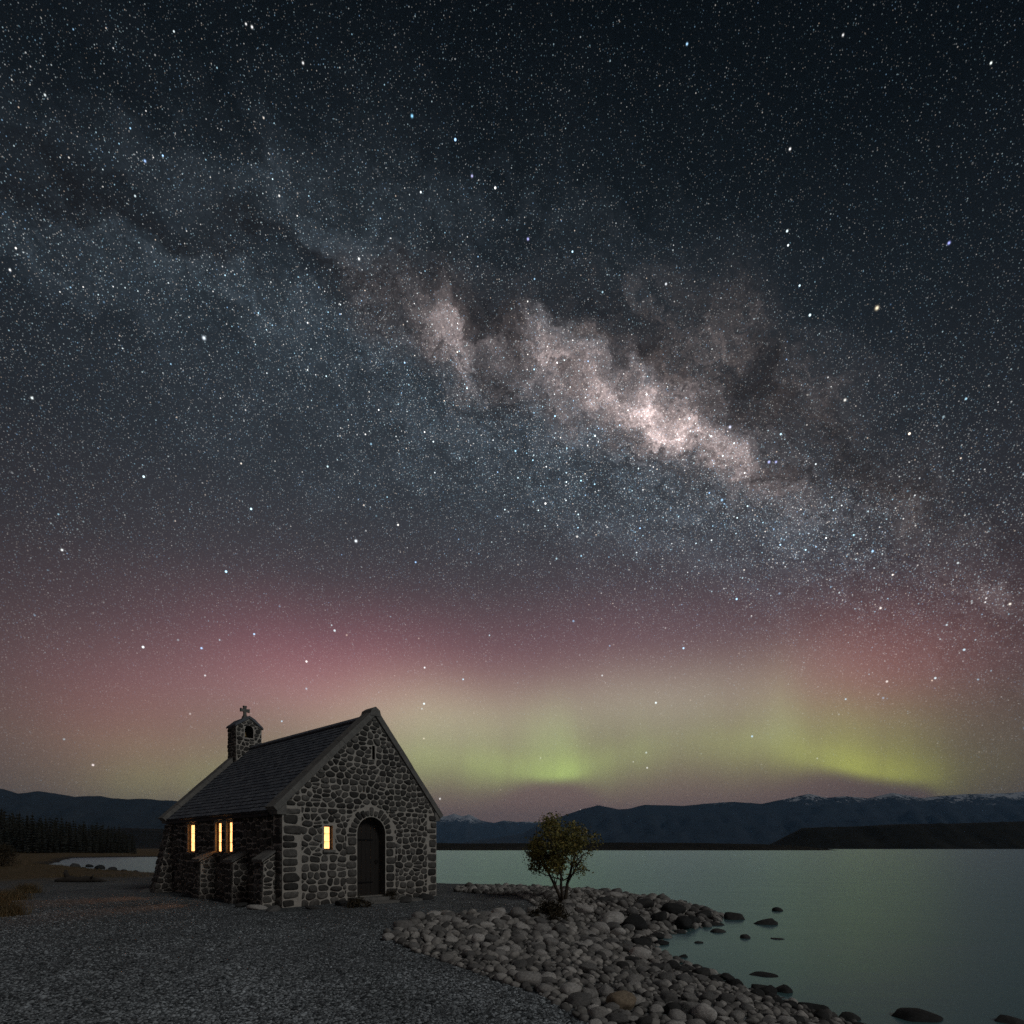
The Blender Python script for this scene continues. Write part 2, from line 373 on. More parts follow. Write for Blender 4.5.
def m_hill(name, a, c, snow=0.0, zs=1.0):
    m, b = mat(name); P = posw(); n = N(noise_t(P, .004 * zs, 8, .6).outputs[0]); n2 = N(noise_t(P, .02 * zs, 6, .65).outputs[0])
    colr = ramp(n * .6 + n2 * .4, [(.35, a), (.65, c)])
    if snow:
        sp = new('ShaderNodeSeparateXYZ'); link(P, sp.inputs[0])
        nz = new('ShaderNodeSeparateXYZ'); link(geo().outputs['Normal'], nz.inputs[0])
        f = smooth(N(sp.outputs[2]) + (n2 - .5) * 700.0 + (n - .5) * 700.0, snow, snow + 110)
        colr = mixc(f, colr, (.62, .66, .72))
    setp(b, base=colr, rough=.95, spec=.1); return m
M_RANGE = m_hill('mountain_rock', (.022, .030, .040), (.045, .055, .068), 985)  # blue of the distant haze is partly mixed into the rock colour
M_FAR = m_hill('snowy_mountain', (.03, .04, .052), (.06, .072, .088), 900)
M_HILL = m_hill('hill_turf', (.026, .032, .038), (.05, .056, .060))
M_HEAD = m_hill('headland_turf', (.012, .013, .011), (.030, .030, .024), 0, 4)

def m_leaf(name, a, c, d):
    m, b = mat(name); r = N(geo().outputs['Random Per Island']); n = N(noise_t(objco(), 2.0, 3, .6).outputs[0])
    setp(b, base=cscale(ramp(r, [(0, a), (.6, c), (1, d)]), smooth(n, .3, .7, .7, 1.3)), rough=.6, spec=.3)
    return m
M_LEAF = m_leaf('willow_leaf', (.105, .105, .034), (.22, .20, .056), (.34, .26, .075))
M_SHRUB = m_leaf('shrub_leaf', (.022, .020, .012), (.045, .036, .020), (.07, .05, .028))
M_PINE = m_leaf('pine_needles', (.006, .008, .006), (.012, .015, .010), (.018, .020, .013))
M_GRASS = m_leaf('dry_grass', (.07, .050, .022), (.13, .095, .046), (.20, .15, .08))
m, b = mat('bark'); n = N(noise_t(objco(), 18, 6, .7).outputs[0]); setp(b, base=ramp(n, [(.3, (.03, .022, .016)), (.7, (.09, .07, .05))]), rough=.95); bump(b, n, .7, .02); M_BARK = m
m, b = mat('driftwood'); n = N(noise_t(objco(), 8, 6, .7).outputs[0]); setp(b, base=ramp(n, [(.3, (.02, .018, .015)), (.7, (.07, .06, .05))]), rough=.95); bump(b, n, .7, .02); M_DRIFT = m

# ------------------------------------------------------------------ object helpers
def tag(o, label=None, cat=None, group=None, kind=None):
    if label: o['label'] = label
    if cat: o['category'] = cat
    if group: o['group'] = group
    if kind: o['kind'] = kind
    return o
def link_mesh(name, me, mats, parent=None, loc=(0, 0, 0), smooth_sh=False):
    o = bpy.data.objects.new(name, me); col.objects.link(o); o.location = loc
    for m_ in (mats if isinstance(mats, (list, tuple)) else [mats]):
        if m_.name not in [x.name for x in me.materials if x]: me.materials.append(m_)
    if parent is not None: o.parent = parent
    if smooth_sh: me.polygons.foreach_set('use_smooth', [True] * len(me.polygons))
    return o
def empty(name, loc=(0, 0, 0), rz=0):
    o = bpy.data.objects.new(name, None); o.empty_display_size = .2; o.location = loc; o.rotation_euler = (0, 0, rz); col.objects.link(o); return o

class MB:
    """collects vertices and faces of one mesh"""
    def __init__(s): s.v = []; s.f = []; s.mi = []; s.sm = []
    def add(s, vs, fs, mi=0, sm=False):
        k = len(s.v); s.v += [tuple(p) for p in vs]
        for f in fs: s.f.append(tuple(i + k for i in f)); s.mi.append(mi); s.sm.append(sm)
    def box(s, a, c, mi=0, jit=0.0):
        x0, y0, z0 = a; x1, y1, z1 = c
        vs = [(x0, y0, z0), (x1, y0, z0), (x1, y1, z0), (x0, y1, z0), (x0, y0, z1), (x1, y0, z1), (x1, y1, z1), (x0, y1, z1)]
        if jit: vs = [tuple(q + random.uniform(-jit, jit) for q in p) for p in vs]
        s.add(vs, [(0, 3, 2, 1), (4, 5, 6, 7), (0, 1, 5, 4), (1, 2, 6, 5), (2, 3, 7, 6), (3, 0, 4, 7)], mi)
    def prism(s, poly, fn, d0, d1, mi=0):
        """extrude a 2-D polygon: fn(u, z, depth) -> point"""
        n = len(poly)
        vs = [fn(u, z, d0) for u, z in poly] + [fn(u, z, d1) for u, z in poly]
        s.add(vs, [tuple(range(n)), tuple(range(2 * n - 1, n - 1, -1))] + [(i, i + n, (i + 1) % n + n, (i + 1) % n) for i in range(n)], mi)
    def tube(s, pts, rad, seg=7, mi=0, sm=True):
        base = len(s.v); n = len(pts); vs = []
        for i, p in enumerate(pts):
            p = Vector(p); t = (Vector(pts[min(i + 1, n - 1)]) - Vector(pts[max(i - 1, 0)]))
            if t.length < 1e-6: t = Vector((0, 0, 1))
            t.normalize(); a = t.orthogonal().normalized(); b_ = t.cross(a)
            for k in range(seg):
                w = 2 * math.pi * k / seg; vs.append(p + (a * math.cos(w) + b_ * math.sin(w)) * rad[i])
        fs = [(i * seg + k, i * seg + (k + 1) % seg, (i + 1) * seg + (k + 1) % seg, (i + 1) * seg + k) for i in range(n - 1) for k in range(seg)]
        fs += [tuple(range(seg - 1, -1, -1)), tuple(range((n - 1) * seg, n * seg))]
        s.add(vs, fs, mi, sm)
    def build(s, name, mats, parent=None, loc=(0, 0, 0), fix=True):
        me = bpy.data.meshes.new(name); me.from_pydata(s.v, [], s.f)
        me.polygons.foreach_set('material_index', s.mi); me.polygons.foreach_set('use_smooth', s.sm)
        if fix:
            bm = bmesh.new(); bm.from_mesh(me); bmesh.ops.recalc_face_normals(bm, faces=bm.faces); bm.to_mesh(me); bm.free()
        me.update()
        return link_mesh(name, me, mats, parent, loc)

def np_mesh(name, verts, faces):
    """fast mesh from arrays; faces (n,k)"""
    me = bpy.data.meshes.new(name); k = faces.shape[1]
    me.vertices.add(len(verts)); me.vertices.foreach_set('co', np.asarray(verts, np.float32).ravel())
    me.loops.add(faces.size); me.loops.foreach_set('vertex_index', faces.astype(np.int32).ravel())
    me.polygons.add(len(faces)); me.polygons.foreach_set('loop_start', np.arange(0, faces.size, k, dtype=np.int32))
    me.update(calc_edges=True); me.validate(); return me

# ------------------------------------------------------------------ terrain
WZ = -0.70
LAND = [(7.0, -12), (5.5, 2), (4.8, 6.0), (4.35, 7.3), (3.95, 8.4), (3.6, 9.6), (3.25, 11.2), (3.15, 13.2), (4.2, 15.6), (6.0, 17.6), (7.0, 19.6), (6.9, 21.8), (5.0, 26.0), (1.5, 29.5), (-4.4, 32.5),
        (-15, 37), (-27, 44), (-37, 53), (-48, 64), (-60, 74), (-74, 95), (-92, 121), (-104, 138), (-91, 150), (-74, 190), (-60, 300), (-200, 600), (-900, 1500), (-9000, 5000), (-40000, 5000), (-40000, -4000), (40, -4000), (14, -60)]
def vnoise(x, y, s, seed=0):
    """cheap smooth value noise on arrays"""
    x = np.asarray(x, float) * s + seed * 17.3; y = np.asarray(y, float) * s + seed * 9.1
    xi = np.floor(x); yi = np.floor(y); fx = x - xi; fy = y - yi; fx = fx * fx * (3 - 2 * fx); fy = fy * fy * (3 - 2 * fy)
    def h(a, c):
        q = np.sin(a * 127.1 + c * 311.7 + seed * 74.7) * 43758.5453; return q - np.floor(q)
    return (h(xi, yi) * (1 - fx) + h(xi + 1, yi) * fx) * (1 - fy) + (h(xi, yi + 1) * (1 - fx) + h(xi + 1, yi + 1) * fx) * fy
def fbm(x, y, s, o=4, seed=0):
    t = 0; a = .5
    for i in range(o): t = t + a * (vnoise(x, y, s * 2 ** i, seed + i) - .5); a *= .5
    return t
def shore_sd(x, y):
    """signed distance to the shoreline, positive on land"""
    x = np.asarray(x, float); y = np.asarray(y, float)
    d2 = np.full(x.shape, 1e18); ins = np.zeros(x.shape, bool); n = len(LAND)
    for i in range(n):
        ax, ay = LAND[i]; bx, by = LAND[(i + 1) % n]
        ex, ey = bx - ax, by - ay
        t = np.clip(((x - ax) * ex + (y - ay) * ey) / (ex * ex + ey * ey), 0, 1)
        d2 = np.minimum(d2, (x - ax - t * ex) ** 2 + (y - ay - t * ey) ** 2)
        c = ((ay > y) != (by > y)) & (x < (bx - ax) * (y - ay) / ((by - ay) if by != ay else 1e-9) + ax)
        ins ^= c
    return np.where(ins, 1, -1) * np.sqrt(d2)
def ground_z(x, y):
    x = np.asarray(x, float); y = np.asarray(y, float)
    sd = shore_sd(x, y) + fbm(x, y, .55, 3, 2) * 1.0
    t = np.clip(sd / 5.0, 0, 1); t = 1 - (1 - t) ** 1.7
    land = WZ + (0 - WZ) * t
    z = np.where(sd > 0, land, WZ + sd * .22)
    z = np.maximum(z, -6)
    r = np.hypot(x, y)
    z = z + fbm(x, y, .5, 3, 5) * .07 * t * np.clip((r - 6) / 10, .3, 1)
    lf = np.clip((-x - 12) / 20, 0, 1) * t
    z = z + lf * (fbm(x, y, .11, 4, 8) * .9 + .05)
    return z
def at(px, py, zoff=0.0):
    """ground point under a direction of the sky/ground map"""
    u, w = (px - 512) / FPX, (py - HOR) / FPX
    Yd = CAM_Z / w
    for _ in range(12):
        z = float(ground_z(np.array([u * Yd]), np.array([Yd]))[0]) ; z = max(z, WZ)
        Yd = .5 * Yd + .5 * (CAM_Z - z) / w
    return u * Yd, Yd, z
def spaced(lo, hi, step, far, g):
    a = list(np.arange(lo, hi + 1e-6, step)); s = step
    while a[-1] < far: s *= g; a.append(a[-1] + s)
    s = step
    while a[0] > -far: s *= g; a.insert(0, a[0] - s)
    return np.array(a)
gx = spaced(-16, 10, .16, 34000, 1.09); gy = spaced(3, 34, .16, 34000, 1.09); gy = gy[gy > -3000]
GX, GY = np.meshgrid(gx, gy)
GZ = ground_z(GX.ravel(), GY.ravel())
nx_, ny_ = len(gx), len(gy)
ii = (np.arange(ny_ - 1)[:, None] * nx_ + np.arange(nx_ - 1)[None, :]).ravel()
F = np.stack([ii, ii + 1, ii + 1 + nx_, ii + nx_], 1)
g_me = np_mesh('ground', np.stack([GX.ravel(), GY.ravel(), GZ], 1), F)
tag(link_mesh('ground', g_me, M_GROUND, smooth_sh=True), kind='structure')

bm_w = MB(); xs = [-34000, -2000, -200, 200, 2000, 34000]
bm_w.add([(-34000, -2500, WZ), (34000, -2500, WZ), (34000, 33000, WZ), (-34000, 33000, WZ)], [(0, 1, 2, 3)])
tag(bm_w.build('water', M_WATER, fix=False), kind='structure')

# mountains: crest profiles with their own distance and depth
def mountain(name, prof, dist, depth, base_z, m_, rough, seed, cols=420, rows=34):
    px = np.array([p[0] for p in prof], float); py = np.array([p[1] for p in prof], float)
    u = np.linspace(px[0], px[-1], cols); crest = np.interp(u, px, py)
    crest_h = (HOR - crest) / FPX * dist + CAM_Z
    X = (u - 512) / FPX * dist
    crest_h = crest_h + fbm(X, X * 0 + seed, 14 / dist * 3, 4, seed) * rough * .25
    V = []
    for j in range(rows):
        t = -1 + 2 * j / (rows - 1)                         # -1 front foot ... +1 back foot
        fall = (1 - abs(t)) ** 1.25
        Yr = np.full(cols, dist) + t * depth
        rid = 1 + (np.abs(vnoise(X, Yr, 9 / depth, seed + 3) - .5) * 2 - .5) * .9 * (1 - fall) + fbm(X, Yr, 22 / depth, 4, seed) * .55 * (1 - fall)
        z = base_z + (crest_h - base_z) * np.clip(fall * (rid if abs(t) > 1e-6 else 1), 0, 1)
        if j in (0, rows - 1): z = np.full(cols, base_z)
        V.append(np.stack([X * (1 + t * depth / dist * .6), Yr, z], 1))
    V = np.concatenate(V)
    i2 = (np.arange(rows - 1)[:, None] * cols + np.arange(cols - 1)[None, :]).ravel()
    me = np_mesh(name, V, np.stack([i2, i2 + 1, i2 + 1 + cols, i2 + cols], 1))
    return tag(link_mesh(name, me, m_, smooth_sh=True), kind='structure')
mountain('mountains', [(395, 848), (440, 846), (480, 840), (522, 834), (542, 823), (563, 816), (583, 809), (598, 805), (618, 809), (629, 809), (644, 805), (685, 806), (715, 803), (733, 802), (762, 804), (786, 799),
                       (809, 794), (827, 798), (845, 796), (868, 798), (892, 793), (921, 798), (939, 796), (963, 794), (992, 794), (1024, 792), (1100, 786), (1250, 792), (1500, 800), (1900, 815)],
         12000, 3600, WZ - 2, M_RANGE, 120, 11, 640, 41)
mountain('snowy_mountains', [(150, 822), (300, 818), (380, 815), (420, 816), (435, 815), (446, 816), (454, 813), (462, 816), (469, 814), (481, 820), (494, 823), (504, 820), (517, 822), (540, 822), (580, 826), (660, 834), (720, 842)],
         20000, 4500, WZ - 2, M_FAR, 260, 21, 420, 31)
mountain('hills', [(-900, 790), (-500, 770), (-200, 778), (0, 786), (20, 791), (41, 789), (77, 795), (103, 795), (129, 798), (144, 797), (178, 799), (230, 806), (300, 822), (380, 842), (400, 847)], 7000, 2600, WZ - 2, M_HILL, 60, 31)
mountain('low_hills', [(-500, 838), (60, 832), (128, 828), (165, 829), (230, 832), (300, 838), (360, 845)], 1800, 500, WZ - 2, M_HEAD, 6, 41, 240, 21)
# far shore strip and the flat-topped headland
mountain('far_shore', [(250, 846), (330, 843), (400, 842), (470, 843.5), (540, 843), (620, 842.5), (700, 843), (760, 844), (800, 846), (840, 850.5)], 620, 60, WZ - .3, M_HEAD, 1.5, 51, 300, 19)
def headland():
    prof = [(758, 847.5), (770, 843), (786, 834.4), (800, 827.5), (833, 826.7), (892, 824), (951, 822.6), (1024, 820), (1150, 817), (1400, 816), (1700, 822)]
    dist = 1500; px = np.array([p[0] for p in prof], float); py = np.array([p[1] for p in prof], float)
    u = np.linspace(758, 1700, 320); h = (HOR - np.interp(u, px, py)) / FPX * dist + CAM_Z; X = (u - 512) / FPX * dist
    V = []; rows = 16
    for j in range(rows):
        t = j / (rows - 1); k = min(1, t / .22) if t < .8 else (1 - t) / .2
        k = k ** .9
        z = (WZ - 1) + (h - WZ + 1) * np.clip(k + fbm(X, X * 0 + t * 400, .02, 4, 3) * .35 * (k > 0) * (k < 1), 0, 1)
        if j in (0, rows - 1): z = X * 0 + WZ - 1
        Yr = dist - 140 + t * 620 + fbm(X, X * 0 + 5, .006, 3, 7) * 120; V.append(np.stack([X * np.maximum(1, Yr / dist) + t * 25, Yr, z], 1))
    V = np.concatenate(V); c_ = 320
    i2 = (np.arange(rows - 1)[:, None] * c_ + np.arange(c_ - 1)[None, :]).ravel()
    tag(link_mesh('headland', np_mesh('headland', V, np.stack([i2, i2 + 1, i2 + 1 + c_, i2 + c_], 1)), M_HEAD, smooth_sh=True), kind='structure')
headland()

# ------------------------------------------------------------------ the chapel
CH_ANG = math.atan2(.74, .672)
W, LEN, HE, AX, AZ_ = 5.35, 9.0, 2.74, 2.90, 5.62
chapel = empty('stone_chapel', (-6.13, 15.53, 0), CH_ANG)
tag(chapel, 'small rubble stone chapel with slate roof, arched door and lit windows on the lake shore', 'chapel')

def clip(poly, a, bnorm):
    """keep the side of a 2-D polygon where (p-a).n <= 0"""
    out_ = []; n = len(poly)
    for i in range(n):
        p, q = poly[i], poly[(i + 1) % n]
        dp = (p[0] - a[0]) * bnorm[0] + (p[1] - a[1]) * bnorm[1]; dq = (q[0] - a[0]) * bnorm[0] + (q[1] - a[1]) * bnorm[1]
        if dp <= 0: out_.append(p)
        if (dp < 0 < dq) or (dq < 0 < dp):
            t = dp / (dp - dq); out_.append((p[0] + t * (q[0] - p[0]), p[1] + t * (q[1] - p[1])))
    return out_
def area(p): return .5 * sum(p[i][0] * p[(i + 1) % len(p)][1] - p[(i + 1) % len(p)][0] * p[i][1] for i in range(len(p)))
def inset(poly, d):
    out_ = poly; n = len(poly)
    for i in range(n):
        p, q = poly[i], poly[(i + 1) % n]; ex, ey = q[0] - p[0], q[1] - p[1]; l = math.hypot(ex, ey)
        if l < 1e-5: continue
        nrm = (ey / l, -ex / l)                              # outward for ccw
        out_ = clip(out_, (p[0] - nrm[0] * d, p[1] - nrm[1] * d), nrm)
        if len(out_) < 3: return []
    return out_
def chaikin(p, k=2, f=.21):
    for _ in range(k):
        q = []
        for i in range(len(p)):
            a, c = p[i], p[(i + 1) % len(p)]
            q += [(a[0] * (1 - f) + c[0] * f, a[1] * (1 - f) + c[1] * f), (a[0] * f + c[0] * (1 - f), a[1] * f + c[1] * (1 - f))]
        f = .25
        p = q
    return p
def stone(mb, poly, fn, mortar=.02, proud=.035, mi=1, rnd=2):
    """one wall stone: the polygon inset by its mortar joint, rounded and domed"""
    if len(poly) < 3: return
    if area(poly) < 0: poly = poly[::-1]
    p = inset(poly, mortar)
    if len(p) < 3 or area(p) < .0022: return
    p = chaikin(p, 2, .15 if rnd == 1 else .20); n = len(p)
    cx_ = sum(q[0] for q in p) / n; cz_ = sum(q[1] for q in p) / n
    pr = proud * random.uniform(.55, 1.3); tx, tz = random.uniform(-.12, .12), random.uniform(-.12, .12)
    vs = []
    for sc, h in ((1.0, .012), (.93, -pr * .72), (.62, -pr)):
        for q in p:
            u, z = cx_ + (q[0] - cx_) * sc, cz_ + (q[1] - cz_) * sc
            hh = h if h > 0 else h - ((u - cx_) * tx + (z - cz_) * tz) + random.uniform(-.004, .004)
            vs.append(fn(u, z, min(hh, .012)))
    vs.append(fn(cx_, cz_, -pr * 1.05))
    fs = [(r_ * n + i, r_ * n + (i + 1) % n, (r_ + 1) * n + (i + 1) % n, (r_ + 1) * n + i) for r_ in range(2) for i in range(n)]
    fs += [(2 * n + i, 2 * n + (i + 1) % n, 3 * n) for i in range(n)]
    mb.add(vs, fs, mi, True)
def rubble(mb, outer, fn, holes=(), arch=None, su=.33, sz=.215, mortar=.02, proud=.035, fieldclip=None):
    """fill a convex wall outline with irregular rubble stones, leaving the openings free"""
    if area(outer) < 0: outer = outer[::-1]
    field = fieldclip or outer
    us = [p[0] for p in field]; zs = [p[1] for p in field]
    seeds = []; z = min(zs) + sz * .4
    while z < max(zs) + sz:
        u = min(us) - random.uniform(0, su)
        while u < max(us) + su:
            st = su * random.choice((.45, .6, .8, 1.0, 1.15, 1.4))
            if random.random() < .16 and st > su * .7:
                seeds += [(u + st / 2, z + sz * .27), (u + st / 2 + random.uniform(-.04, .04), z - sz * .27)]
            else: seeds.append((u + st / 2, z + random.uniform(-.24, .24) * sz))
            u += st
        z += sz * random.uniform(.82, 1.2)
    S = np.array(seeds); k = .72
    for i, (su_, sz_) in enumerate(seeds):
        d = np.hypot((S[:, 0] - su_) * k, S[:, 1] - sz_); near = np.argsort(d)[1:22]
        poly = list(field)
        for j in near:
            ax, az2 = (S[j, 0] - su_) * k, S[j, 1] - sz_
            poly = clip(poly, ((S[j, 0] + su_) / 2, (S[j, 1] + sz_) / 2), (ax * k, az2))
            if len(poly) < 3: break
        if len(poly) < 3: continue
        for (u0, u1, z0, z1) in holes:
            cx_ = sum(q[0] for q in poly) / len(poly); cz_ = sum(q[1] for q in poly) / len(poly)
            if max(q[0] for q in poly) < u0 or min(q[0] for q in poly) > u1 or max(q[1] for q in poly) < z0 or min(q[1] for q in poly) > z1: continue
            opts = [((u0, 0), (1, 0)), ((u1, 0), (-1, 0)), ((0, z0), (0, 1)), ((0, z1), (0, -1))]
            best = max((clip(poly, *o) for o in opts), key=lambda q: abs(area(q)) if len(q) > 2 else 0)
            poly = best
            if len(poly) < 3: break
        if len(poly) < 3: continue
        if arch:
            ac, az0, ar = arch; q2 = []
            for (u, z2) in poly:
                dd = math.hypot(u - ac, z2 - az0)
                if z2 > az0 - .02 and dd < ar and dd > 1e-4: q2.append((ac + (u - ac) / dd * ar, az0 + (z2 - az0) / dd * ar))
                else: q2.append((u, z2))
            if not .3 < abs(area(q2)) / max(1e-6, abs(area(poly))) < 2.2: continue
            if math.hypot(sum(q[0] for q in poly) / len(poly) - ac, sum(q[1] for q in poly) / len(poly) - az0) < ar * .93 and max(q[1] for q in poly) > az0: continue
            poly = q2
        if area(poly) < 0: poly = poly[::-1]
        q2 = []
        for q in poly:
            if not q2 or math.hypot(q[0] - q2[-1][0], q[1] - q2[-1][1]) > .045: q2.append(q)
        if len(q2) > 2 and math.hypot(q2[0][0] - q2[-1][0], q2[0][1] - q2[-1][1]) < .045: q2.pop()
        if len(q2) < 3: continue
        poly = [(u + random.uniform(-.008, .008), z2 + random.uniform(-.008, .008)) for u, z2 in q2]
        stone(mb, poly, fn, mortar * random.uniform(.7, 1.25), proud)
def arch_outline(c, hw, z0, spring, seg=14):
    return [(c - hw, z0), (c + hw, z0)] + [(c + hw * math.cos(a), spring + hw * math.sin(a)) for a in [math.pi * i / seg for i in range(seg + 1)]]
def rect(u0, u1, z0, z1): return [(u0, z0), (u1, z0), (u1, z1), (u0, z1)]
def holed(mb, outer, holes, fn, d0, d1, mi=0):
    """a wall slab with real openings and reveals"""
    loops = [outer] + list(holes)
    tris = tessellate_polygon([[Vector((u, z, 0)) for u, z in l] for l in loops])
    flat = [p for l in loops for p in l]; n = len(flat)
    vs = [fn(u, z, d0) for u, z in flat] + [fn(u, z, d1) for u, z in flat]
    fs = [t for t in tris] + [tuple(i + n for i in reversed(t)) for t in tris]
    k = 0; mb.add(vs, fs, mi); b0 = len(mb.v) - 2 * n
    for j_, l in enumerate(loops):                              # outer edge in mortar, reveals in stone
        m_ = len(l)
        for i in range(m_):
            mb.f.append(tuple(b0 + q for q in (k + i, k + i + n, k + (i + 1) % m_ + n, k + (i + 1) % m_))); mb.mi.append(1 if j_ else mi); mb.sm.append(False)
        k += m_

front = lambda u, z, d: (u, d, z)               # depth runs into the building
left_ = lambda u, z, d: (d, u, z)
right_ = lambda u, z, d: (W - d, u, z)
back_ = lambda u, z, d: (u, LEN - d, z)
TH = .5
DOOR_C, DOOR_R, DOOR_Z, DOOR_S = 2.80, .50, .16, 2.04
gable = [(0, -.4), (W, -.4), (W, HE), (AX, AZ_), (0, HE)]
FW = (1.23, 1.50, 1.55, 2.24)                   # front window opening
SL = (2.82, 2.92, 4.28, 4.70)                   # slit in the gable
mb = MB()
holed(mb, gable, [arch_outline(DOOR_C, DOOR_R, DOOR_Z, DOOR_S), rect(*FW), rect(*SL)], front, 0, TH)
# quoins at both corners
def quoins(mb, fn, u_edge, sgn, z0, z1, wide=(.46, .55), first=0):
    z = z0; k = first
    while z < z1 - .12:
        h = random.uniform(.15, .29); h = min(h, z1 - z); w_ = (wide[1] if k % 2 else wide[0]) * random.uniform(.78, 1.10)
        a = [(u_edge, z), (u_edge + sgn * w_, z), (u_edge + sgn * w_, z + h), (u_edge, z + h)]
        stone(mb, [(u + random.uniform(-.018, .018), q + random.uniform(-.018, .018)) for u, q in a], fn, .014, .03, 1, 1)
        z += h; k += 1
quoins(mb, front, 0.0, 1, .02, HE - .05); quoins(mb, front, W, -1, .02, HE - .05, (.34, .41))
# voussoirs round the door arch
nv = 13
for i in range(nv):
    a0, a1 = math.pi * i / nv, math.pi * (i + 1) / nv; r0, r1 = DOOR_R + .02, DOOR_R + random.uniform(.20, .33)
    stone(mb, [(DOOR_C + r0 * math.cos(a0), DOOR_S + r0 * math.sin(a0)), (DOOR_C + r1 * math.cos(a0), DOOR_S + r1 * math.sin(a0)),
               (DOOR_C + r1 * math.cos(a1), DOOR_S + r1 * math.sin(a1)), (DOOR_C + r0 * math.cos(a1), DOOR_S + r0 * math.sin(a1))], front, .012, .04, 1, 1)
# dressed jamb stones
for sg in (-1, 1):
    z = DOOR_Z; k = 0
    while z < DOOR_S - .08:
        h = min(random.uniform(.18, .27), DOOR_S - z); w_ = (.36, .29)[k % 2] * random.uniform(.9, 1.1); e = DOOR_C + sg * (DOOR_R + .015)
        stone(mb, [(e, z), (e + sg * w_, z), (e + sg * w_, z + h), (e, z + h)], front, .013, .035, 1, 1); z += h; k += 1
field = clip(clip(list(gable), (.53, 0), (-1, 0)), (W - .40, 0), (1, 0))
lower = clip(field, (0, HE), (0, 1)); upper = clip(list(gable), (0, HE), (0, -1))
dw = DOOR_R + .36
rubble(mb, gable, front, [(DOOR_C - dw, DOOR_C + dw, -.5, DOOR_S), (FW[0] - .05, FW[1] + .05, FW[2] - .05, FW[3] + .05)], (DOOR_C, DOOR_S, DOOR_R + .34), .29, .195, .014, .035, lower)
rubble(mb, gable, front, [(SL[0] - .02, SL[1] + .02, SL[2], SL[3])], (DOOR_C, DOOR_S, DOOR_R + .34), .27, .19, .014, .035, upper)
mb.build('gable_wall', [M_MORTAR, M_WALL], chapel)
# side wall with its three windows
SW = [(3.20, 3.66, 1.46, 2.42), (4.02, 4.50, 1.46, 2.42), (6.26, 6.90, 1.46, 2.42)]
side_poly = rect(TH, LEN - TH, -.4, HE - .004)
mb = MB(); holed(mb, side_poly, [rect(*w_) for w_ in SW], left_, 0, TH)
for z0_, z1_, u0_, u1_ in ((-.1, HE - .05, .03, LEN - .03),):
    rubble(mb, rect(u0_, u1_, z0_, z1_), left_, [(a - .07, c + .07, d - .06, e + .06) for a, c, d, e in SW] + [(-.1, .5, -1, 4)], None, .34, .22, .017, .04)
quoins(mb, left_, 0.0, 1, .02, HE - .05, (.55, .46))
mb.build('side_wall', [M_MORTAR, M_WALL], chapel)
mb = MB(); holed(mb, side_poly, [], right_, 0, TH); rubble(mb, rect(.03, LEN - .03, -.1, HE - .05), right_, (), None, .36, .23, .017, .04)
mb.build('side_wall', [M_MORTAR, M_WALL], chapel)
mb = MB(); holed(mb, gable, [], back_, 0, TH); rubble(mb, gable, back_, (), None, .36, .23, .019, .035)
mb.build('gable_wall', [M_MORTAR, M_WALL], chapel)
# floor and wall-plate
mb = MB(); mb.box((TH, TH, .0), (W - TH, LEN - TH, .12)); mb.build('floor', [M_COPE], chapel)

# windows: lit pane in a dressed frame
def window(fn, w_, dep, bar=True):
    u0, u1, z0, z1 = w_
    fr = MB()
    t = .035
    fr.prism(rect(u0 + .002, u0 + t, z0 + .002, z1 - .002), fn, dep - .03, dep + .05); fr.prism(rect(u1 - t, u1 - .002, z0 + .002, z1 - .002), fn, dep - .03, dep + .05)
    fr.prism(rect(u0 + t, u1 - t, z0 + .002, z0 + t), fn, dep - .03, dep + .05); fr.prism(rect(u0 + t, u1 - t, z1 - t, z1 - .002), fn, dep - .03, dep + .05)
    f = fr.build('window', [M_TIMBER], chapel)
    p = MB(); p.prism(rect(u0 + t, u1 - t, z0 + t, z1 - t), fn, dep, dep + .012); p.build('pane', [M_GLOW], f)
    if bar:
        for q in (.33, .66):
            b_ = MB(); zz = z0 + (z1 - z0) * q; b_.prism(rect(u0 + t, u1 - t, zz - .006, zz + .006), fn, dep - .012, dep - .002)
            b_.build('glazing_bar', [M_IRON], f)
    s_ = MB(); s_.prism(rect(u0 - .05, u1 + .05, z0 - .075, z0 - .002), fn, -.07, dep - .04); s_.build('sill', [M_COPE], f)
window(front, FW, .13)
for w_ in SW: window(left_, w_, .11)
# the lamps burning inside the chapel
for yl in (3.7, 6.6):
    la = bpy.data.lights.new('chapel_lamp', 'POINT'); la.energy = 950; la.color = (1.0, .50, .18); la.shadow_soft_size = .12
    lo = bpy.data.objects.new('chapel_lamp', la); col.objects.link(lo); lo.parent = chapel; lo.location = (.95, yl, 2.46)
# dark slit in the gable
mb = MB(); mb.prism(rect(SL[0] - .01, SL[1] + .01, SL[2] - .01, SL[3] + .01), front, .28, .30); mb.build('vent_slit', [M_IRON], chapel)

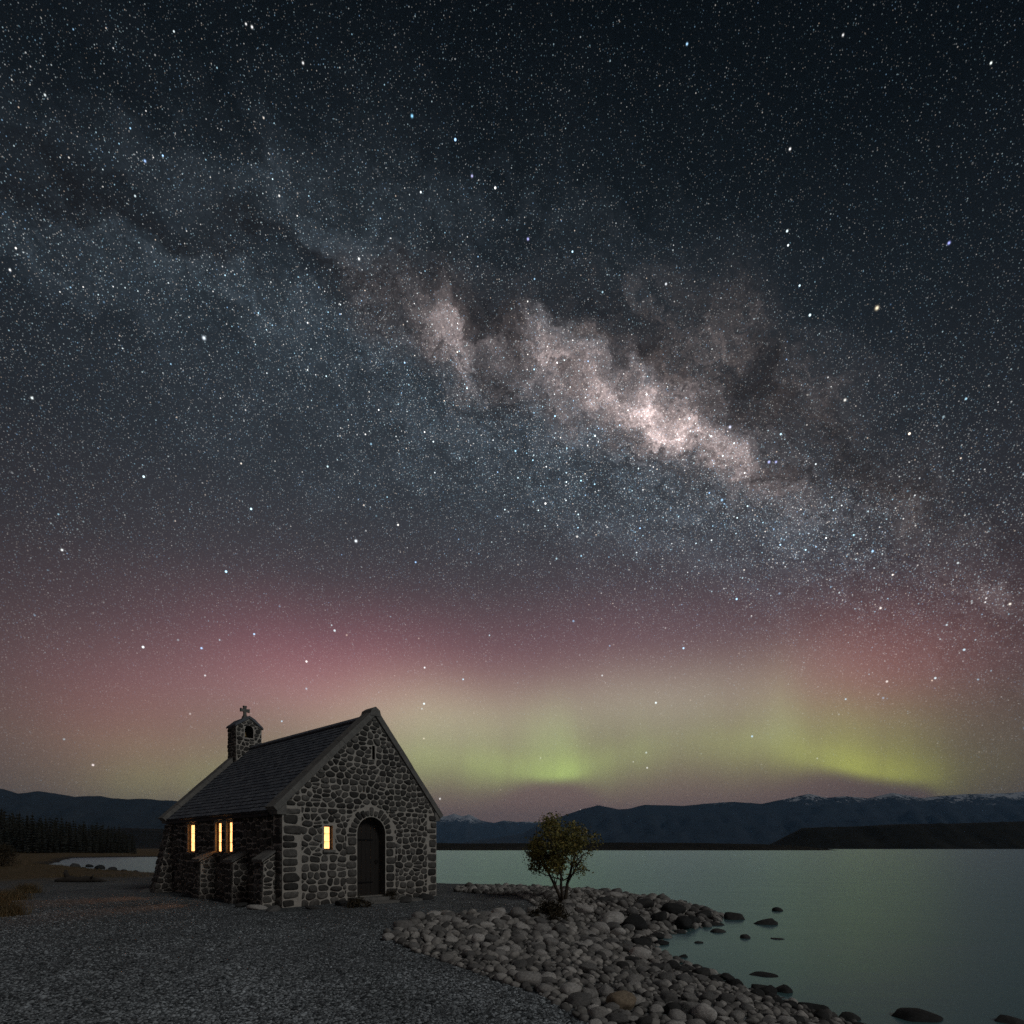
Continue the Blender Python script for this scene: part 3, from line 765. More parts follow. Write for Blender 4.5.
# door
dr = MB(); nb = 6; dwid = 2 * DOOR_R / nb
for i in range(nb):
    u0, u1 = DOOR_C - DOOR_R + i * dwid + .004, DOOR_C - DOOR_R + (i + 1) * dwid - .004
    top = lambda u: DOOR_S + math.sqrt(max(0, (DOOR_R + .02) ** 2 - (u - DOOR_C) ** 2))
    dr.prism([(u0, DOOR_Z), (u1, DOOR_Z), (u1, top(u1)), ((u0 + u1) / 2, top((u0 + u1) / 2)), (u0, top(u0))], front, .30 + random.uniform(-.003, .003), .36)
door = dr.build('door', [M_TIMBER], chapel)
for zz in (.55, 1.85):
    h = MB(); h.prism([(DOOR_C - .46, zz - .03), (DOOR_C + .22, zz - .018), (DOOR_C + .27, zz), (DOOR_C + .22, zz + .018), (DOOR_C - .46, zz + .03)], front, .285, .295); h.build('hinge', [M_IRON], door)
h = MB(); h.tube([(DOOR_C + .36 + .05 * math.cos(a), .27, 1.18 + .05 * math.sin(a)) for a in np.linspace(0, 2 * math.pi, 13)], [.009] * 13, 6); h.build('handle', [M_IRON], door)
st = MB(); st.prism([(1.98, -.05), (3.66, -.05), (3.66, .15), (1.98, .15)], front, -.55, .02); st.prism([(1.70, -.05), (3.95, -.05), (3.95, .06), (1.70, .06)], front, -1.0, -.553)
st.build('doorstep', [M_COPE], chapel)

# roof of separate slates
def slate_slope(mb, p_low, p_high, y0, y1, nrm, rows=24, per=44):
    a, c = Vector(p_low), Vector(p_high); d = c - a; ln = d.length; d.normalize(); nv_ = Vector(nrm).normalized()
    rh = ln / rows
    for r_ in range(rows):
        off = (r_ % 2) * .5; w_ = (y1 - y0) / per
        for k in range(-1, per):
            ya = max(y0, y0 + (k + off) * w_ + .002); yb = min(y1, y0 + (k + 1 + off) * w_ - .002)
            if yb - ya < .02: continue
            q0 = a + d * (r_ * rh - random.uniform(0, .012)); q1 = a + d * min(ln, (r_ + 1.25) * rh)
            t0 = .036 + random.uniform(-.003, .005); t1 = .014
            vs = []
            for (q, t) in ((q0, t0), (q1, t1)):
                for yy in (ya, yb):
                    for tt in (t - .014, t): vs.append((q.x + nv_.x * tt, yy, q.y + nv_.y * tt))
            mb.add(vs, [(1, 3, 7, 5), (0, 4, 6, 2), (0, 1, 5, 4), (2, 6, 7, 3), (0, 2, 3, 1), (4, 5, 7, 6)])
rf = MB()
E0, E1 = (-.20, HE - .20), (W + .20, HE - .20)
kl = (AZ_ - HE) / AX; kr = (AZ_ - HE) / (W - AX)
low_l = Vector((-.12, HE - .12 * kl)); low_r = Vector((W + .12, HE - .12 * kr)); top_ = Vector((AX, AZ_ + .0))
nl = Vector((-kl, 1)).normalized(); nr = Vector((kr, 1)).normalized()
slate_slope(rf, low_l, top_, .40, LEN - .40, (nl.x, nl.y)); slate_slope(rf, low_r, top_, .40, LEN - .40, (nr.x, nr.y))
# under-boarding
for (a, nn) in ((low_l, nl), (low_r, nr)):
    vs = []
    for q in (a + nn * .0, top_):
        for yy in (.40, LEN - .40):
            for tt in (-.06, 0): vs.append((q.x + nn.x * tt, yy, q.y + nn.y * tt))
    rf.add(vs, [(1, 3, 7, 5), (0, 4, 6, 2), (0, 1, 5, 4), (2, 6, 7, 3), (0, 2, 3, 1), (4, 5, 7, 6)])
roof = rf.build('roof', [M_SLATE], chapel)
rd = MB(); rd.prism([(AX - .16, AZ_ - .09), (AX, AZ_ + .035), (AX + .16, AZ_ - .09), (AX + .17, AZ_ - .04), (AX, AZ_ + .085), (AX - .17, AZ_ - .04)], front, .42, LEN - .42); rd.build('ridge', [M_SLATE], roof)
gt = MB()
for x in (-.17, W + .09): gt.box((x, .44, HE - .27), (x + .08, LEN - .44, HE - .19))
gt.build('gutter', [M_IRON], chapel)
# coping stones on the gables
def coping(y0, y1, seed):
    random.seed(seed)
    cp = MB()
    for (lx, k, sg) in ((-.16, kl, -1), (W + .13, kr, 1)):
        a = Vector((lx, HE + ((lx if sg < 0 else W - lx)) * k)); c = Vector((AX, AZ_))
        d = c - a; ln = d.length; d.normalize(); nn = nl if sg < 0 else nr
        nseg = 6
        for i in range(nseg):
            s0 = ln * i / nseg + (.004 if i else 0); s1 = ln * (i + 1) / nseg - .004
            q0, q1 = a + d * s0, a + d * s1; j0 = random.uniform(-.006, .006)
            vs = []
            for q in (q0, q1):
                for yy in (y0, y1):
                    for tt in (.0 + .004, .17 + j0): vs.append((q.x + nn.x * tt, yy + random.uniform(-.004, .004), q.y + nn.y * tt))
            cp.add(vs, [(1, 3, 7, 5), (0, 4, 6, 2), (0, 1, 5, 4), (2, 6, 7, 3), (0, 2, 3, 1), (4, 5, 7, 6)])
    cp.prism([(AX - .20, AZ_ - .02), (AX + .20, AZ_ - .02), (AX + .15, AZ_ + .16), (AX, AZ_ + .262), (AX - .15, AZ_ + .16)], front, y0 - .012, y1 + .012)
    cp.prism([(-.16, HE - .24), (.10, HE - .24), (.10, HE + .05), (-.05, HE - .0), (-.16, HE - .12)], front, y0 + .03, y1 - .03)
    cp.prism([(W + .13, HE - .24), (W - .10, HE - .24), (W - .10, HE + .05), (W + .05, HE - .0), (W + .13, HE - .12)], front, y0 + .03, y1 - .03)
    cp.build('coping', [M_COPE], chapel)
coping(-.07, .43, 3); coping(LEN - .43, LEN + .07, 4)
random.seed(21)

# buttresses along the side wall
def buttress(t, w_, proj, zt, rake=False):
    mb = MB()
    if rake: prof = [(.02, -.3), (-proj - .04, -.3), (-.06, HE - .28), (.02, HE - .28)]
    else: prof = [(.02, -.3), (-proj - .05, -.3), (-proj, zt), (.02, zt + .24)]
    fn = lambda u, z, d: (u, d, z)
    mb.prism(prof, fn, t - w_ / 2, t + w_ / 2)
    side = lambda u, z, d: (u, t - w_ / 2 + d, z)                       # the face towards the door end
    p2 = [(q[0], max(q[1], -.05)) for q in prof]
    rubble(mb, p2[::-1] if area(p2) < 0 else p2, side, (), None, .26, .20, .014, .03)
    def outer(u, z, d):
        f = (z + .3) / ((HE if rake else zt) + .3 - (.28 if rake else 0)); x0 = prof[1][0] + (prof[2][0] - prof[1][0]) * f
        return (x0 + d, u, z)
    rubble(mb, rect(t - w_ / 2, t + w_ / 2, -.05, prof[2][1]), outer, (), None, .30, .21, .014, .03)
    o = mb.build('buttress', [M_MORTAR, M_WALL], chapel)
    if not rake:
        c_ = MB(); c_.prism([(-proj - .07, zt + .005), (-.03, zt + .262), (-.03, zt + .33), (-proj - .07, zt + .075)], fn, t - w_ / 2 - .04, t + w_ / 2 + .04); c_.build('weathering', [M_COPE], o)
buttress(.62, .55, .34, 1.22); buttress(2.35, .55, .42, 1.18); buttress(4.70, .58, .46, 1.18); buttress(8.66, .62, .60, 1.2, True)
# rough footing stones
random.seed(5)

# bell cote on the rear gable
BX, BW, BY0, BY1, BZ0, BZ1 = AX - .16, .50, LEN - .66, LEN + .14, 4.9, 6.40
cote = MB()
bfront = lambda u, z, d: (u, BY0 + d, z); bleft = lambda u, z, d: (BX - BW + d, BY0 + u, z)
pent = [(BX - BW, BZ0), (BX + BW, BZ0), (BX + BW, BZ1), (BX, BZ1 + .36), (BX - BW, BZ1)]
bell_o = arch_outline(BX, .17, 5.98, 6.30, 8)
holed(cote, pent, [bell_o], bfront, 0, BY1 - BY0)
rubble(cote, pent, bfront, [(BX - .19, BX + .19, 5.96, 6.42)], None, .24, .17, .014, .03)
rubble(cote, rect(0, BY1 - BY0, BZ0, BZ1), bleft, (), None, .25, .17, .014, .03)
cote_o = cote.build('bell_cote', [M_MORTAR, M_WALL], chapel)
cap = MB()
for sg in (-1, 1):
    cap.prism([(BX, BZ1 + .365), (BX + sg * (BW + .05), BZ1 - .025), (BX + sg * (BW + .05), BZ1 + .05), (BX + sg * BW * .45, BZ1 + .34), (BX, BZ1 + .46)], bfront, -.05, BY1 - BY0 + .05)
cap.build('cap', [M_SLATE], cote_o)
bl = MB(); prof = [(.02, 6.34), (.055, 6.32), (.07, 6.24), (.085, 6.14), (.12, 6.06), (.115, 6.05)]
vs = [(BX + r_ * math.cos(2 * math.pi * k / 14), (BY0 + BY1) / 2 + r_ * math.sin(2 * math.pi * k / 14), z) for r_, z in prof for k in range(14)]
bl.add(vs, [(i * 14 + k, i * 14 + (k + 1) % 14, (i + 1) * 14 + (k + 1) % 14, (i + 1) * 14 + k) for i in range(5) for k in range(14)] + [tuple(range(14))], 0, True)
bl.build('bell', [M_BRONZE], cote_o)
cr = MB(); zc = BZ1 + .43; cyc = (BY0 + BY1) / 2
crf = lambda u, z, d: (BX + u, cyc + d, z)
cr.prism([(-.10, zc - .02), (.10, zc - .02), (.06, zc + .10), (-.06, zc + .10)], crf, -.09, .09)
cr.prism([(-.055, zc + .10), (.055, zc + .10), (.045, zc + .26), (.045, zc + .36), (.07, zc + .49), (-.07, zc + .49), (-.045, zc + .36), (-.045, zc + .26)], crf, -.05, .05)
for sg in (-1, 1): cr.prism([(sg * .046, zc + .262), (sg * .18, zc + .24), (sg * .18, zc + .38), (sg * .046, zc + .358)], crf, -.048, .048)
cr.build('cross', [M_COPE], cote_o)

# ------------------------------------------------------------------ stones of the shore
def boulder_mesh(seed, sub=3, rough=1.0):
    bm = bmesh.new(); bmesh.ops.create_icosphere(bm, subdivisions=sub, radius=1)
    rs = random.Random(seed); o = Vector((rs.uniform(-50, 50), rs.uniform(-50, 50), rs.uniform(-50, 50)))
    cuts = [Vector((rs.gauss(0, 1), rs.gauss(0, 1), rs.gauss(0, 1))).normalized() for _ in range(9)]
    for v_ in bm.verts:
        p = v_.co.copy()
        k = 1 + .30 * rough * mnoise.noise(p * .9 + o) + .09 * rough * mnoise.noise(p * 2.1 + o) + .03 * rough * mnoise.noise(p * 5 + o)
        q = p * k
        for c_ in cuts:                                     # worn flat facets
            dd = q.dot(c_) - .74
            if dd > 0: q -= c_ * dd * .82
        v_.co = q
    for f in bm.faces: f.smooth = True
    me = bpy.data.meshes.new('boulder'); bm.to_mesh(me); bm.free(); return me
BM = [boulder_mesh(100 + i) for i in range(10)]
BMD = [m_.copy() for m_ in BM]; BMT = [m_.copy() for m_ in BM]
for l_, m_ in ((BM, M_BOULDER), (BMD, M_BOULDERD), (BMT, M_BOULDERT)):
    for me in l_: me.materials.append(m_)
placed = []                                                   # (x, y, r)
def put_stone(x, y, r, kind='p', flat=.72, sink=.30, label=None, name='shore_stone', group='rounded stones of the shore bank', z=None, lenx=1.2):
    me = random.choice({'p': BM, 'd': BMD, 't': BMT}[kind])
    o = bpy.data.objects.new(name, me); col.objects.link(o)
    gz = float(ground_z(np.array([x]), np.array([y]))[0]) if z is None else z
    hz = r * flat * random.uniform(.85, 1.1)
    o.scale = (r * lenx * random.uniform(.92, 1.1), r * random.uniform(.85, 1.1), hz)
    o.rotation_euler = (random.uniform(-.25, .25), random.uniform(-.25, .25), random.uniform(-.6, .6) if lenx > 1.3 else random.uniform(0, 6.28))
    o.location = (x, y, gz + hz * (1 - 2 * sink))
    tag(o, label, 'stone', group); placed.append((x, y, r)); return o
# stones one can single out
NAMED = [(621, 1008, 27, 't', 'large tan boulder at the bottom edge of the stone bank'), (634, 929, 22, 'd', 'large dark boulder beside the pale one below the bank top'),
         (613, 925, 21, 'p', 'large pale boulder right of the small tree, touching a dark one'), (584, 914, 16, 'p', 'pale rounded boulder just right of the tree trunk'),
         (526, 984, 26, 'p', 'wide flat grey stone where the bank meets the gravel'), (659, 921, 16, 'd', 'dark rock at the shore below the tree, by the waterline'),
         (684, 928, 19, 'd', 'dark wide rock at the tip of the small point'), (603, 902, 10, 'd', 'dark rock standing up on the bank right of the tree'),
         (388, 940, 11, 'p', 'pale stone at the far left corner of the stone bank'), (441, 951, 12, 'p', 'long grey stone at the left edge of the bank by the gravel'),
         (545, 993, 17, 'p', 'pale block shaped stone in front of the wide flat grey stone'), (412, 934, 12, 'p', 'pale stone on the upper left end of the bank'),
         (570, 996, 20, 'p', 'big rounded pale stone near the bottom of the bank'), (690, 1014, 22, 'p', 'grey broad stone at the lower end of the bank'),
         (645, 908, 18, 'd', 'dark boulder on the back of the point, right of the tree'), (672, 914, 20, 'd', 'big dark boulder on the crest of the point'), (600, 933, 19, 'p', 'pale round boulder below the dark shrub'), (704, 918, 13, 'd', 'dark boulder at the very tip of the point'),
             (668, 1003, 16, 'p', 'round pale stone low on the bank beside darker wet ones'), (460, 890, 5, 'd', 'small dark rock on the far edge of the gravel beside the chapel')]
for px, py, rp, kd, lab in NAMED:
    x, y, z = at(px, py); r = rp * y / FPX * .56
    put_stone(x, y, r, kd, .74, .22, lab, 'boulder', None, lenx=1.12)
WATER = [(700, 911, 10, 3, 'flat dark rock in the water nearest the tip of the point'), (681, 914, 7, 2, 'small low rock at the tip of the point'), (735, 919, 11.5, 7, 'largest dark rock standing in the lake'),
         (766, 924, 12, 5, 'long dark rock in the lake right of the largest one'), (777, 911, 6, 3, 'small dark rock farthest out in the lake'), (697, 921, 7, 4, 'dark rock in the shallows beside the point'),
         (714, 925, 9, 3, 'low dark rock between the point and the largest lake rock'), (719, 932, 8, 3, 'flat dark rock in the shallows below the point'), (745, 938, 6, 3, 'small round dark rock alone in the lake'),
         (777, 939, 8, 1, 'nearly sunken rock right of the small round one'), (698, 943, 5, 2, 'tiny dark rock in the little bay'), (683, 957, 5, 2.5, 'tiny rock by the shore of the little bay'),
         (697, 967, 6, 3, 'small dark rock at the foot of the bank in the bay'), (765, 975, 16, 2, 'long nearly sunken dark rock in the misty water'), (718, 981, 7, 4, 'rounded dark rock touching the bank foot'),
         (761, 990, 11, 6, 'dark pointed rock at the foot of the bank, left of a pair'), (783, 991, 12, 6, 'dark rounded rock at the foot of the bank, right of a pair'), (815, 1012, 19, 9, 'large dark wet rock at the bottom of the shore'),
         (917, 1018, 24, 9, 'broad black rock in the water at the bottom right'), (1012, 1022, 16, 5, 'black rock at the bottom right corner of the water'), (850, 1018, 13, 5, 'dark wet rock left of the broad black rock'), (741, 1000, 12, 5, 'dark stone wet by the water low on the bank')]
for px, py, rw, rh, lab in WATER:
    Yd = (CAM_Z - WZ) / ((py - HOR) / FPX); x = (px - 512) / FPX * Yd; r = rw * Yd / FPX; h = rh * Yd / FPX * 1.1
    o = put_stone(x, Yd, r, 'd', 1, .5, lab, 'lake_rock', 'dark rocks standing in the lake', WZ, lenx=1.0)
    o.scale = (r * 1.05, r * .8, h * 1.5); o.rotation_euler = (0, 0, random.uniform(-.3, .3)); o.location = (x, Yd, WZ - h * .35)
# the bank: dart throwing, big stones first
def bank_upper(x, y):
    """True where the stone bank (not the gravel) lies"""
    return None
BANK = [(-2.3, 10.6), (-2.2, 11.6), (-2.1, 12.8), (-1.6, 13.9), (-.5, 14.0), (.4, 14.6), (.8, 16.4), (.2, 19.5), (-2.0, 21.0), (-2.2, 23.5), (1.2, 24.5), (5.0, 25.2), (7.0, 21.8), (7.1, 19.6), (6.1, 17.4), (4.2, 15.4), (3.35, 13.4),
        (3.5, 11.2), (3.95, 9.6), (4.4, 8.1), (5.1, 6.2), (5.4, 4), (3.0, 3.2), (1.25, 4.2), (.75, 5.4), (.35, 6.4), (-.5, 7.6), (-1.5, 9.0)]
def in_poly(x, y, P_):
    r_ = False; n = len(P_)
    for i in range(n):
        (ax, ay), (bx, by) = P_[i], P_[(i + 1) % n]
        if (ay > y) != (by > y) and x < (bx - ax) * (y - ay) / (by - ay) + ax: r_ = not r_
    return r_
cand = []
grid = {}
def gput(x, y, r): grid.setdefault((int(x // .5), int(y // .5)), []).append((x, y, r))
for p_ in placed: gput(*p_)
def fill(n, rlo, rhi, tight, maxn):
    k = 0; pts = 0
    while k < n and pts < maxn:
        k += 1
        x, y = random.uniform(-3, 7.4), random.uniform(3.6, 25.5)
        if not in_poly(x, y, BANK): continue
        back = y > 15.5
        r = random.uniform(rlo, rhi) * (.8 if back and x < 3 else 1) * min(1.35, max(.75, y / 11))
        if any((x - a) ** 2 + (y - c_) ** 2 < ((r + q) * tight) ** 2 for gi in (-1, 0, 1) for gj in (-1, 0, 1) for a, c_, q in grid.get((int(x // .5) + gi, int(y // .5) + gj), ())): continue
        gput(x, y, r); cand.append((x, y, r)); pts += 1
fill(9000, .14, .19, .80, 70); fill(30000, .105, .145, .78, 520); fill(60000, .062, .105, .78, 2200); fill(90000, .034, .06, .84, 5000)
def wetness(x, y):
    return float(shore_sd(np.array([x]), np.array([y]))[0])
def screen(c_): return c_[2] / max(c_[1], 1)
vis = [c_ for c_ in cand if c_[1] > 4.9 and abs(c_[0] / c_[1]) < .92]
vis.sort(key=screen, reverse=True)
indiv = vis[:255]; iset = set(indiv)
LBL_P = 'rounded pale grey stone lying dry in the bank below the chapel gravel'
LBL_D = 'rounded dark wet stone lying along the waterline of the bank'
for x, y, r in indiv:
    w_ = wetness(x, y); kd = 'd' if w_ < .75 + random.uniform(-.3, .3) or (x > 1.0 and random.random() < .08) or (x > 3.0 and y > 15 and random.random() < .55) else 'p'
    put_stone(x, y, r, kd, random.uniform(.62, .85), random.uniform(.12, .3), LBL_D if kd == 'd' else LBL_P, 'shore_stone', 'dark stones along the waterline' if kd == 'd' else 'pale stones of the shore bank', None, random.uniform(1.0, 1.3))
    placed.pop()
# the remaining small stones as one heap
def scatter_rocks(name, pts, m_, sub, kind, seeds=6, label=None, cat=None):
    protos = []
    for s_ in range(seeds):
        me = boulder_mesh(300 + s_, sub); v_ = np.empty(len(me.vertices) * 3, np.float32); me.vertices.foreach_get('co', v_)
        f_ = np.empty(len(me.polygons) * 3, np.int32); me.polygons.foreach_get('vertices', f_); protos.append((v_.reshape(-1, 3), f_.reshape(-1, 3))); bpy.data.meshes.remove(me)
    P_ = np.array(pts); pick = rng.integers(0, seeds, len(P_)); VV, FF = [], []; k = 0
    gz = ground_z(P_[:, 0], P_[:, 1])
    for s_ in range(seeds):
        idx = np.where(pick == s_)[0]; v_, f_ = protos[s_]; n = len(idx)
        if n == 0: continue
        a = rng.uniform(0, 6.28, n); ca, sa = np.cos(a)[:, None], np.sin(a)[:, None]
        r_ = P_[idx, 2][:, None]; sx_ = r_ * rng.uniform(.9, 1.35, (n, 1)); sz_ = r_ * rng.uniform(.55, .9, (n, 1))
        xx, yy, zz = v_[None, :, 0] * sx_, v_[None, :, 1] * r_, v_[None, :, 2] * sz_
        tilt = rng.uniform(-.4, .4, (n, 1)); zz = zz + xx * tilt
        X_ = xx * ca - yy * sa + P_[idx, 0][:, None]; Y_ = xx * sa + yy * ca + P_[idx, 1][:, None]; Z_ = zz + gz[idx][:, None] + sz_ * .45
        VV.append(np.stack([X_, Y_, Z_], 2).reshape(-1, 3)); FF.append((f_[None] + (np.arange(n) * len(v_))[:, None, None]).reshape(-1, 3) + k); k += n * len(v_)
    me = np_mesh(name, np.concatenate(VV), np.concatenate(FF))
    o = link_mesh(name, me, m_, smooth_sh=True); tag(o, label, cat, None, kind); return o
rest = [c_ for c_ in cand if c_ not in iset]
scatter_rocks('small_stones', [c_ for c_ in rest if c_[2] / c_[1] > .0045], M_STONES, 2, 'stuff', 6, 'small stones filling the gaps of the shore bank', 'stones')

rest2 = [c_ for c_ in rest if c_[2] / c_[1] <= .0045]
scatter_rocks('shingle', rest2, M_STONES, 1, 'stuff', 6, 'small shingle between the larger shore stones', 'shingle')
# gravel pebbles on the open ground
npb = 80000
Yp = np.exp(rng.uniform(math.log(4.6), math.log(21), npb * 2)); Xp = Yp * rng.uniform(-.95, .75, npb * 2)
ok = np.array([not in_poly(x, y, BANK) for x, y in zip(Xp, Yp)]) & (rng.uniform(0, 1, len(Xp)) > np.clip((Yp - 11) / 9, 0, 1)) & (rng.uniform(24, 34, len(Xp)) > Yp * .3 - Xp) & (shore_sd(Xp, Yp) > .6)
ca_, sa_ = .672, .74
lx_ = (Xp + 6.13) * ca_ + (Yp - 15.53) * sa_; ly_ = -(Xp + 6.13) * sa_ + (Yp - 15.53) * ca_
ok &= ~((lx_ > -.4) & (lx_ < W + .1) & (ly_ > -1.0) & (ly_ < LEN))
Xp, Yp = Xp[ok][:npb], Yp[ok][:npb]
pr_ = np.clip(rng.lognormal(math.log(.0105), .35, len(Xp)), .006, .034)
v0 = np.array([(1, 0, 0), (0, 1, 0), (-1, 0, 0), (0, -1, 0), (.7, .7, .6), (-.7, .7, .6), (-.7, -.7, .6), (.7, -.7, .6), (0, 0, .95)], float)
v0 = np.array([(math.cos(a), math.sin(a), 0) for a in np.linspace(0, 2 * math.pi, 7)[:-1]] + [(.68 * math.cos(a), .68 * math.sin(a), .62) for a in np.linspace(.5, 2 * math.pi + .5, 7)[:-1]] + [(0, 0, .85)])
f0 = [(i, (i + 1) % 6, 6 + i) for i in range(6)] + [((i + 1) % 6, 6 + (i + 1) % 6, 6 + i) for i in range(6)] + [(6 + i, 6 + (i + 1) % 6, 12) for i in range(6)]
f0 = np.array(f0); n = len(Xp)
jv = v0[None] * rng.uniform(.75, 1.25, (n, len(v0), 1))
a = rng.uniform(0, 6.28, n)[:, None]; sx_ = pr_[:, None] * rng.uniform(1, 1.5, (n, 1)); sz_ = pr_[:, None] * rng.uniform(.6, 1.0, (n, 1))
xx, yy = jv[:, :, 0] * sx_, jv[:, :, 1] * pr_[:, None]; zz = jv[:, :, 2] * sz_ + xx * rng.uniform(-.4, .4, (n, 1))
PV = np.stack([xx * np.cos(a) - yy * np.sin(a) + Xp[:, None], xx * np.sin(a) + yy * np.cos(a) + Yp[:, None], zz + ground_z(Xp, Yp)[:, None] - .002], 2).reshape(-1, 3)
PF = (f0[None] + (np.arange(n) * len(v0))[:, None, None]).reshape(-1, 3)
tag(link_mesh('gravel', np_mesh('gravel', PV, PF), M_PEB), 'loose grey gravel in front of the chapel', 'gravel', None, 'stuff')

# ------------------------------------------------------------------ vegetation
def leaf_cloud(cent, n, size, spread, flatten=1.0):
    """small leaf quads round the given centres -> arrays"""
    C_ = cent[rng.integers(0, len(cent), n)] + rng.normal(0, spread, (n, 3))
    u = rng.normal(0, 1, (n, 3)); u /= np.linalg.norm(u, axis=1)[:, None]
    w = np.cross(u, rng.normal(0, 1, (n, 3))); w /= np.linalg.norm(w, axis=1)[:, None]
    s_ = size * rng.uniform(.6, 1.35, (n, 1))
    q = np.stack([C_ - u * s_, C_ + w * s_ * .42, C_ + u * s_, C_ - w * s_ * .42], 1)
    return q.reshape(-1, 3), (np.arange(n * 4).reshape(-1, 4))
def small_tree():
    rs = random.Random(3); tx, ty, tz = at(563, 903)
    root = empty('small_tree', (tx, ty, tz)); root.scale = (1.16, 1.1, 1.03); tag(root, 'small bushy tree with several stems growing among the stones by the lake', 'tree')
    tr = MB(); tips = []
    def limb(p, d, ln, r0, depth):
        pts = [p]; rad = [r0]; n = 5; d = d.normalized()
        for i in range(n):
            d = (d + Vector((rs.uniform(-.22, .22), rs.uniform(-.22, .22), rs.uniform(-.05, .16)))).normalized()
            p = p + d * ln / n; pts.append(p); rad.append(max(.003, r0 * (1 - .62 * (i + 1) / n)))
            if depth >= 1 and i >= 1: tips.append((p, depth))
        e = pts[-1]
        if depth < 2 or math.hypot((e.x - .1) / 1.05, (e.z - 1.42) / .95) < 1: tr.tube(pts, rad, 6 if depth < 2 else 4)
        if depth < 3:
            for k in range((4, 4, 3)[depth]):
                j = rs.randint(2, n); q = pts[j]; a = rs.uniform(0, 6.28)
                side = Vector((math.cos(a), math.sin(a), rs.uniform(.05, .8)))
                limb(q, d * .45 + side * .75, ln * rs.uniform(.5, .72), rad[j] * .75, depth + 1)
        tips.append((p, depth))
    for (dx_, dy_, ln, r0) in ((-.24, .0, 1.75, .05), (.48, .1, 1.6, .055), (.08, -.2, 1.6, .045), (-.5, .15, 1.1, .028)):
        limb(Vector((rs.uniform(-.05, .05), rs.uniform(-.05, .05), -.05)), Vector((dx_, dy_, 1)), ln, r0, 0)
    for a_ in (.2, 2.9, 4.6):
        limb(Vector((0, 0, rs.uniform(.55, .8))), Vector((math.cos(a_), math.sin(a_), rs.uniform(.25, .6))), rs.uniform(.7, .95), .022, 1)
    pts = [Vector((-.10, 0, .9)), Vector((-.26, 0, 1.5)), Vector((-.38, 0, 2.0)), Vector((-.43, .02, 2.45))]; tr.tube(pts, [.03, .02, .012, .005], 5)
    for t in list(np.linspace(0, 1, 12)) * 3: tips.append((Vector((-.26, 0, 1.5)).lerp(Vector((-.43, .02, 2.55)), t), 3))
    tr.build('trunk', [M_BARK], root)
    C_ = np.array([p for p, d in tips if p.z > .58])
    # keep the crown's outline: about 2 m wide with the spire on the left
    C_ = C_[(np.hypot((C_[:, 0] - .17) / 1.10, (C_[:, 2] - 1.42) / .98) < 1.0) | ((np.abs(C_[:, 0] + .36) < .14) & (C_[:, 2] < 2.6))]
    gap = np.array([mnoise.noise(Vector(p) * 2.6 + Vector((3, 8, 1))) for p in C_]); C_ = C_[(gap > -.22) | ((C_[:, 2] > 2.0) & (C_[:, 0] < -.2))]
    V1, F1 = leaf_cloud(C_, 8200, .044, .08)
    me = np_mesh('crown', V1, F1); link_mesh('crown', me, M_LEAF, root)
    return tx, ty, tz
TX, TY, TZ = small_tree()
def shrub(name, px, py, w_, h_, n, m_, size, label, cat, group=None, stems=7, depth=.8):
    x, y, z = at(px, py); root = empty(name, (x, y, z)); tag(root, label, cat, group)
    k = 40; a = rng.uniform(0, 6.28, k); r_ = np.sqrt(rng.uniform(0, 1, k)); hh = rng.uniform(.1, 1, k)
    c_ = np.stack([np.cos(a) * r_ * w_ * np.sqrt(np.maximum(.05, 1 - hh ** 2)), np.sin(a) * r_ * w_ * depth * np.sqrt(np.maximum(.05, 1 - hh ** 2)), hh * h_], 1)
    V1, F1 = leaf_cloud(c_, n, size, w_ * .13); V1[:, 2] = np.maximum(V1[:, 2], .0)
    link_mesh('foliage', np_mesh('foliage', V1, F1), m_, root)
    s_ = MB()
    for i in range(stems):
        q = c_[i]; s_.tube([(q[0] * .1, q[1] * .1, -.05), (q[0] * .5, q[1] * .5, q[2] * .6), tuple(q)], [.02, .013, .005], 5)
    s_.build('stem', [M_BARK], root)
shrub('low_shrub', 550, 921, .52, .40, 2400, M_SHRUB, .035, 'dark low shrub at the foot of the small tree', 'shrub')
shrub('low_shrub', 357, 907, .34, .24, 900, M_SHRUB, .03, 'low dark plant left of the chapel doorstep', 'shrub')
shrub('low_shrub', 391, 901, .30, .26, 800, M_SHRUB, .03, 'low dark plant right of the chapel door', 'shrub')
shrub('dark_bush', 3, 866, 1.2, 1.5, 2600, M_SHRUB, .06, 'dark bush at the left edge below the pine plantation', 'bush')
# dry grass: tussocks at the left edge and short turf round them
def blades(pts, hlo, hhi, wd, lean):
    P_ = np.array(pts); n = len(P_); gz = ground_z(P_[:, 0], P_[:, 1])
    a = rng.uniform(0, 6.28, n); h_ = rng.uniform(hlo, hhi, n); ln = rng.uniform(.1, 1, n) * lean * h_; b_ = rng.uniform(0, 6.28, n)
    base_ = np.stack([P_[:, 0], P_[:, 1], gz - .01], 1); side = np.stack([np.cos(b_), np.sin(b_), 0 * b_], 1) * wd
    mid_ = base_ + np.stack([np.cos(a) * ln * .4, np.sin(a) * ln * .4, h_ * .6], 1); tip = base_ + np.stack([np.cos(a) * ln, np.sin(a) * ln, h_], 1)
    V1 = np.stack([base_ - side, base_ + side, mid_ + side * .7, mid_ - side * .7, tip + side * .15, tip - side * .15], 1).reshape(-1, 3)
    k = (np.arange(n) * 6)[:, None]; F1 = np.concatenate([k + np.array([[0, 1, 2, 3]]), k + np.array([[3, 2, 4, 5]])])
    return V1, F1
